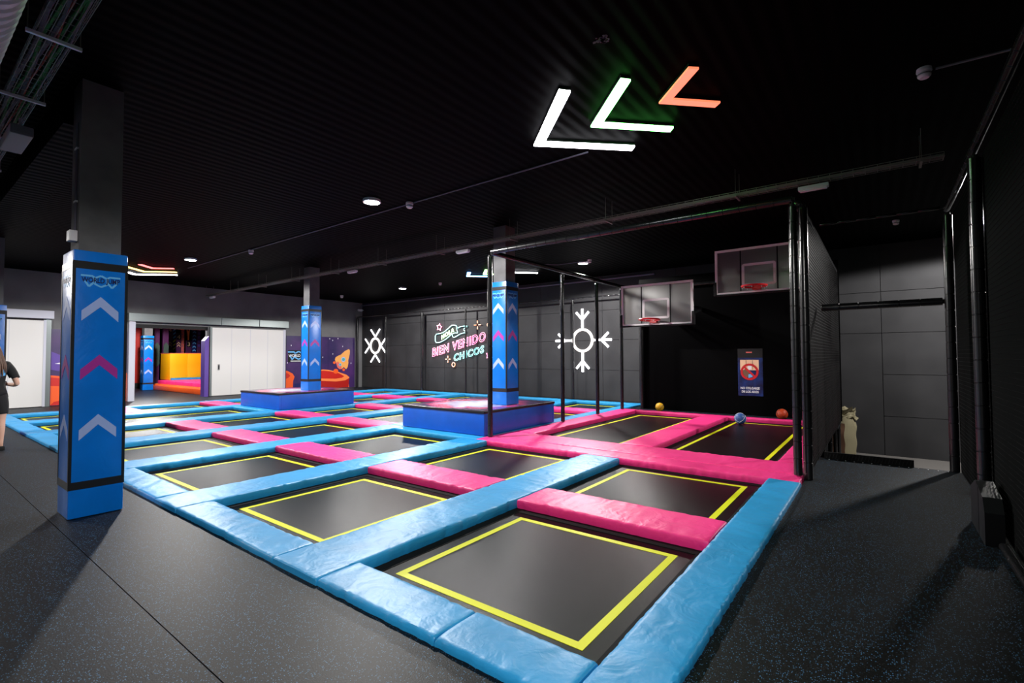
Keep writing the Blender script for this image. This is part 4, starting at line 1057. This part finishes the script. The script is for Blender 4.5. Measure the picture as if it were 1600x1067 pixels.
for i, y in enumerate((8.25, 8.62)):
    t = thing('climbing_pillar', ['dark pillar with dull green pad beside the blue column beyond the doorway', 'dark pillar with dull green pad beside the yellow block beyond the doorway'][i], 'pillar', (-28.0, y, FZ))
    obj('post', MB().box(-28.1, -27.9, y - 0.11, y + 0.11, FZ, 3.4, 0.01), 'purple_dark', t)
    obj('pad', MB().prism([(y - 0.1, 1.2), (y, 1.05), (y + 0.1, 1.2), (y + 0.1, 2.1), (y, 2.25), (y - 0.1, 2.1)], 'x', -27.9, -27.86), 'green_dim', t)
XW = -30.0
def climb(y0, y1, z1, mt, label, number=None, marks=(), zprint=2.1):
    t = thing('climbing_tower', label, 'climbing tower', (XW, (y0 + y1) / 2, FZ), 'climbing panels beyond the doorway')
    obj('board', MB().box(XW - 0.12, XW, y0, y1, FZ, z1, 0.01), mt, t)
    yc = (y0 + y1) / 2; w = (y1 - y0)
    fm = lambda u, z, o: (XW + o, u, z)
    for z, mt2 in marks: obj('chevron_print', decal([chev2d(yc, z, w * 0.36, 0.10, 0.06)], fm, 0.001, 0.006), mt2, t)
    if number:
        p = obj('number_plate', MB().box(XW + 0.001, XW + 0.008, yc - w * 0.35, yc + w * 0.35, z1 - 0.34, z1 - 0.03), 'frame_black', t)
        tm = text_mesh(number, 0.30, 0.001)
        obj('lettering', xf(tm, lambda x, y, z: (XW + 0.0095 + z, yc + x, z1 - 0.29 + y)), 'cream', p)
    return t
climb(9.33, 9.56, 3.15, 'purple_dark', 'purple climbing panel with number four and two chevrons, taller one', '4', ((2.35, 'cream'), (2.22, 'cream')))
t = climb(9.58, 9.71, 3.3, 'navy_print', 'navy climbing panel with pale blue zigzag')
for k in range(6): obj('zigzag_print', MB().prism([(9.585, 1.9 + k * 0.2), (9.705, 2.0 + k * 0.2), (9.705, 2.08 + k * 0.2), (9.585, 1.98 + k * 0.2)], 'x', XW + 0.001, XW + 0.006), 'print_sky' if k > 2 else 'lime', t)
climb(9.73, 9.96, 2.80, 'purple_dark', 'purple climbing panel with number four and two chevrons, shorter one', '4', ((2.35, 'cream'), (2.22, 'cream')))
t = climb(9.98, 10.11, 3.3, 'coral', 'coral spotted climbing panel')
for k in range(8): obj('spot_print', MB().prism(ellipse(10.02 + 0.05 * (k % 2), 1.8 + k * 0.16, 0.02, 0.03, 8), 'x', XW + 0.001, XW + 0.006), 'purple_pad', t)
t = climb(10.20, 10.46, 2.42, 'purple_dark', 'short purple climbing panel with number three', '3')
t = thing('climbing_cone', 'hanging orange pointed climbing hold beyond the doorway', 'climbing hold', (XW + 0.06, 10.26, 2.42), 'climbing panels beyond the doorway')
obj('cone', MB().prism([(10.13, 3.55), (10.37, 3.55), (10.29, 2.45), (10.25, 2.45)], 'x', XW + 0.03, XW + 0.12), 'orange_light', t)
obj('mark', MB().prism(ellipse(10.25, 2.98, 0.03, 0.05, 8), 'x', XW + 0.121, XW + 0.126), 'frame_black', t)
t = climb(10.48, 10.70, 3.3, 'navy_print', 'navy climbing panel with a column of pale blue arcs')
for k in range(7): obj('arc_print', decal([chev2d(10.59, 1.95 + k * 0.2, 0.08, 0.06, 0.06)], lambda u, z, o: (XW + o, u, z), 0.001, 0.006), 'print_sky', t)
t = climb(10.74, 10.90, 3.3, 'purple_dark', 'purple climbing panel with a column of square prints')
for k in range(5): obj('square_print', MB().box(XW + 0.001, XW + 0.006, 10.76, 10.88, 2.1 + k * 0.22, 2.24 + k * 0.22), 'purple_pad', t)

# ================================================================== PERSON
def skinned(chains, sub=2):
    """chains: list of lists of (co, radius); a chain may start with an index tuple ('j', chain, idx) to attach"""
    vs, es, rs = [], [], []; idx = {}
    for ci, ch in enumerate(chains):
        prev = None
        for k, p in enumerate(ch):
            if p[0] == 'j':
                prev = idx[(p[1], p[2])]; idx[(ci, k)] = prev; continue
            vs.append(p[0]); rs.append(p[1] if isinstance(p[1], tuple) else (p[1], p[1])); i = len(vs) - 1; idx[(ci, k)] = i
            if prev is not None: es.append((prev, i))
            prev = i
    me = bpy.data.meshes.new('s'); me.from_pydata(vs, es, [])
    o = bpy.data.objects.new('s', me); COL.objects.link(o)
    o.modifiers.new('skin', 'SKIN'); sd = o.modifiers.new('sub', 'SUBSURF'); sd.levels = sub; sd.render_levels = sub
    for i, v in enumerate(me.skin_vertices[0].data): v.radius = rs[i]; v.use_root = (i == 0)
    dg = bpy.context.evaluated_depsgraph_get(); dg.update()
    m2 = bpy.data.meshes.new_from_object(o.evaluated_get(dg))
    mb = MB().add([tuple(v.co) for v in m2.vertices], [tuple(p.vertices) for p in m2.polygons])
    bpy.data.objects.remove(o); bpy.data.meshes.remove(me); bpy.data.meshes.remove(m2)
    return mb
def build_person(px, py, pz):
    t = thing('person', 'person in black shirt and shorts seen from behind, arms bent forward', 'person', (px, py, pz))
    # local: +X backwards (towards the viewer), facing -X, y right side positive
    W = lambda x, y, z: (px + x, py + y, pz + z)
    ch = []
    ch.append([(W(0, 0, 0.88), (0.15, 0.105)), (W(0.01, 0, 1.03), (0.125, 0.09)), (W(0.01, 0, 1.18), (0.145, 0.10)), (W(0.015, 0, 1.31), (0.15, 0.095)), (W(0.005, 0, 1.39), (0.075, 0.065)), (W(-0.01, 0, 1.45), (0.052, 0.052)),
               (W(-0.025, 0, 1.52), (0.066, 0.078)), (W(-0.02, 0, 1.59), (0.076, 0.09)), (W(-0.01, 0, 1.655), (0.05, 0.06))])
    for s in (-1, 1):
        ch.append([('j', 0, 0), (W(0, s * 0.095, 0.80), (0.098, 0.10)), (W(-0.005, s * 0.105, 0.62), 0.083), (W(-0.01, s * 0.105, 0.47), 0.058), (W(0.015, s * 0.105, 0.36), 0.058), (W(0.015, s * 0.105, 0.20), 0.042), (W(0.02, s * 0.105, 0.08), 0.034), (W(-0.03, s * 0.11, 0.035), 0.036), (W(-0.11, s * 0.12, 0.028), 0.034), (W(-0.17, s * 0.125, 0.024), 0.024)])
    for s in (-1, 1):
        ch.append([('j', 0, 3), (W(0.01, s * 0.155, 1.335), 0.056), (W(0.015, s * 0.20, 1.26), 0.05), (W(0.025, s * 0.255, 1.12), 0.042), (W(0.03, s * 0.275, 1.035), 0.036), (W(-0.06, s * 0.25, 1.02), 0.036), (W(-0.17, s * 0.17, 1.035), 0.027), (W(-0.21, s * 0.14, 1.045), 0.024), (W(-0.25, s * 0.115, 1.05), (0.032, 0.018)), (W(-0.29, s * 0.095, 1.05), (0.034, 0.016))])
        hand = len(ch) - 1
        # fingers and thumb
        for k, (dz, ln) in enumerate(((0.026, 0.062), (0.009, 0.072), (-0.009, 0.067), (-0.025, 0.052))):
            ch.append([('j', hand, 9), (W(-0.312, s * 0.085, 1.05 + dz), 0.0095), (W(-0.312 - ln * 0.5, s * 0.065, 1.048 + dz), 0.009), (W(-0.312 - ln * 0.75, s * 0.045, 1.035 + dz), 0.0085)])
        ch.append([('j', hand, 8), (W(-0.265, s * 0.085, 1.078), 0.011), (W(-0.295, s * 0.062, 1.088), 0.010), (W(-0.315, s * 0.045, 1.088), 0.009)])
    body = skinned(ch, 2)
    bo = obj('body', body, 'skin', t, True)
    # garments: offset copies of body faces
    me = bo.data; org = WL[bo.as_pointer()]
    def garment(test, off, mt, name, par):
        fs = [p for p in me.polygons if all(test(*(Vector(me.vertices[i].co) + org - Vector((px, py, pz)))) for i in p.vertices)]
        used = sorted({i for p in fs for i in p.vertices}); mp = {u: k for k, u in enumerate(used)}
        vs = [tuple(Vector(me.vertices[u].co) + org + me.vertices[u].normal * off) for u in used]
        g = obj(name, MB().add(vs, [tuple(mp[i] for i in p.vertices) for p in fs]), mt, par, True)
        md = g.modifiers.new('solid', 'SOLIDIFY'); md.thickness = 0.006; md.offset = 1
        return g
    shirt = garment(lambda x, y, z: (z > 0.83 and z < 1.415 and abs(y) < 0.175) or (abs(y) >= 0.165 and z > 1.13), 0.014, 'cloth_black', 'shirt', t)
    garment(lambda x, y, z: 0.56 < z < 0.97 and abs(y) < 0.2, 0.010, 'cloth_black', 'shorts', t)
    obj('shirt_print', MB().prism([(py + 0.06, pz + 1.16), (py + 0.13, pz + 1.18), (py + 0.13, pz + 1.28), (py + 0.07, pz + 1.27)], 'x', px + 0.118, px + 0.1215), 'print_sky', shirt)
    # hair: cap and long fall on the back
    hc = MB(); vs = []; n1, n2 = 12, 20
    for i in range(n1 + 1):
        a = PI * 0.62 * i / n1
        for j in range(n2):
            b = 2 * PI * j / n2
            vs.append(W(-0.005 + 0.098 * math.sin(a) * math.cos(b) + 0.02 * math.sin(a), 0.088 * math.sin(a) * math.sin(b), 1.585 + 0.105 * math.cos(a)))
    fs = [(i * n2 + j, i * n2 + (j + 1) % n2, (i + 1) * n2 + (j + 1) % n2, (i + 1) * n2 + j) for i in range(n1) for j in range(n2) if not (i > 5 and math.cos(2 * PI * (j + .5) / n2) < -0.3)]
    hc.add(vs, fs)
    hair = obj('hair', hc, 'hair_brown', t, True)
    fall = MB(); rnd = random.Random(3)
    for k in range(26):
        y0 = -0.09 + 0.18 * k / 25 ; d = rnd.uniform(-0.02, 0.02)
        fall.tube([W(0.07 - abs(y0) * 0.3, y0 * 0.8, 1.60), W(0.10 - abs(y0) * 0.2, y0 * 1.05, 1.48), W(0.115 - abs(y0) * 0.1 + d * 0.4, y0 * 1.35 + d, 1.34), W(0.125 + d * 0.3, y0 * 1.45 + d, 1.18 + rnd.uniform(-0.05, 0.05))], [0.016, 0.02, 0.019, 0.004], 6)
    obj('long_hair', fall, 'hair_brown', hair, True)
    # face
    obj('nose', MB().add([W(-0.112, 0, 1.565), W(-0.095, -0.014, 1.527), W(-0.095, 0.014, 1.527), W(-0.124, 0, 1.53), W(-0.10, 0, 1.52)], [(0, 1, 3), (0, 3, 2), (1, 4, 3), (3, 4, 2), (0, 2, 4, 1)]), 'skin', t, True)
    for s in (-1, 1):
        obj('eye', MB().lathe([(0.0, -0.010), (0.008, -0.006), (0.010, 0), (0.008, 0.006), (0, 0.010)], W(-0.099, s * 0.03, 1.568), 'z', 10), 'print_white', t, True)
        obj('ear', MB().lathe([(0.0, -0.028), (0.010, -0.02), (0.013, 0.004), (0.011, 0.022), (0, 0.028)], W(-0.012, s * 0.083, 1.555), 'z', 8), 'skin', t, True)
        # shoe
        obj('shoe', MB().box(px - 0.20, px + 0.055, py + s * 0.113 - 0.045, py + s * 0.113 + 0.045, pz + 0.0, pz + 0.065, 0.02), 'cloth_black', t, True)
    obj('mouth', MB().box(px - 0.102, px - 0.094, py - 0.02, py + 0.02, pz + 1.495, pz + 1.502), 'coral', t)
build_person(-11.1, 1.115, FZ)
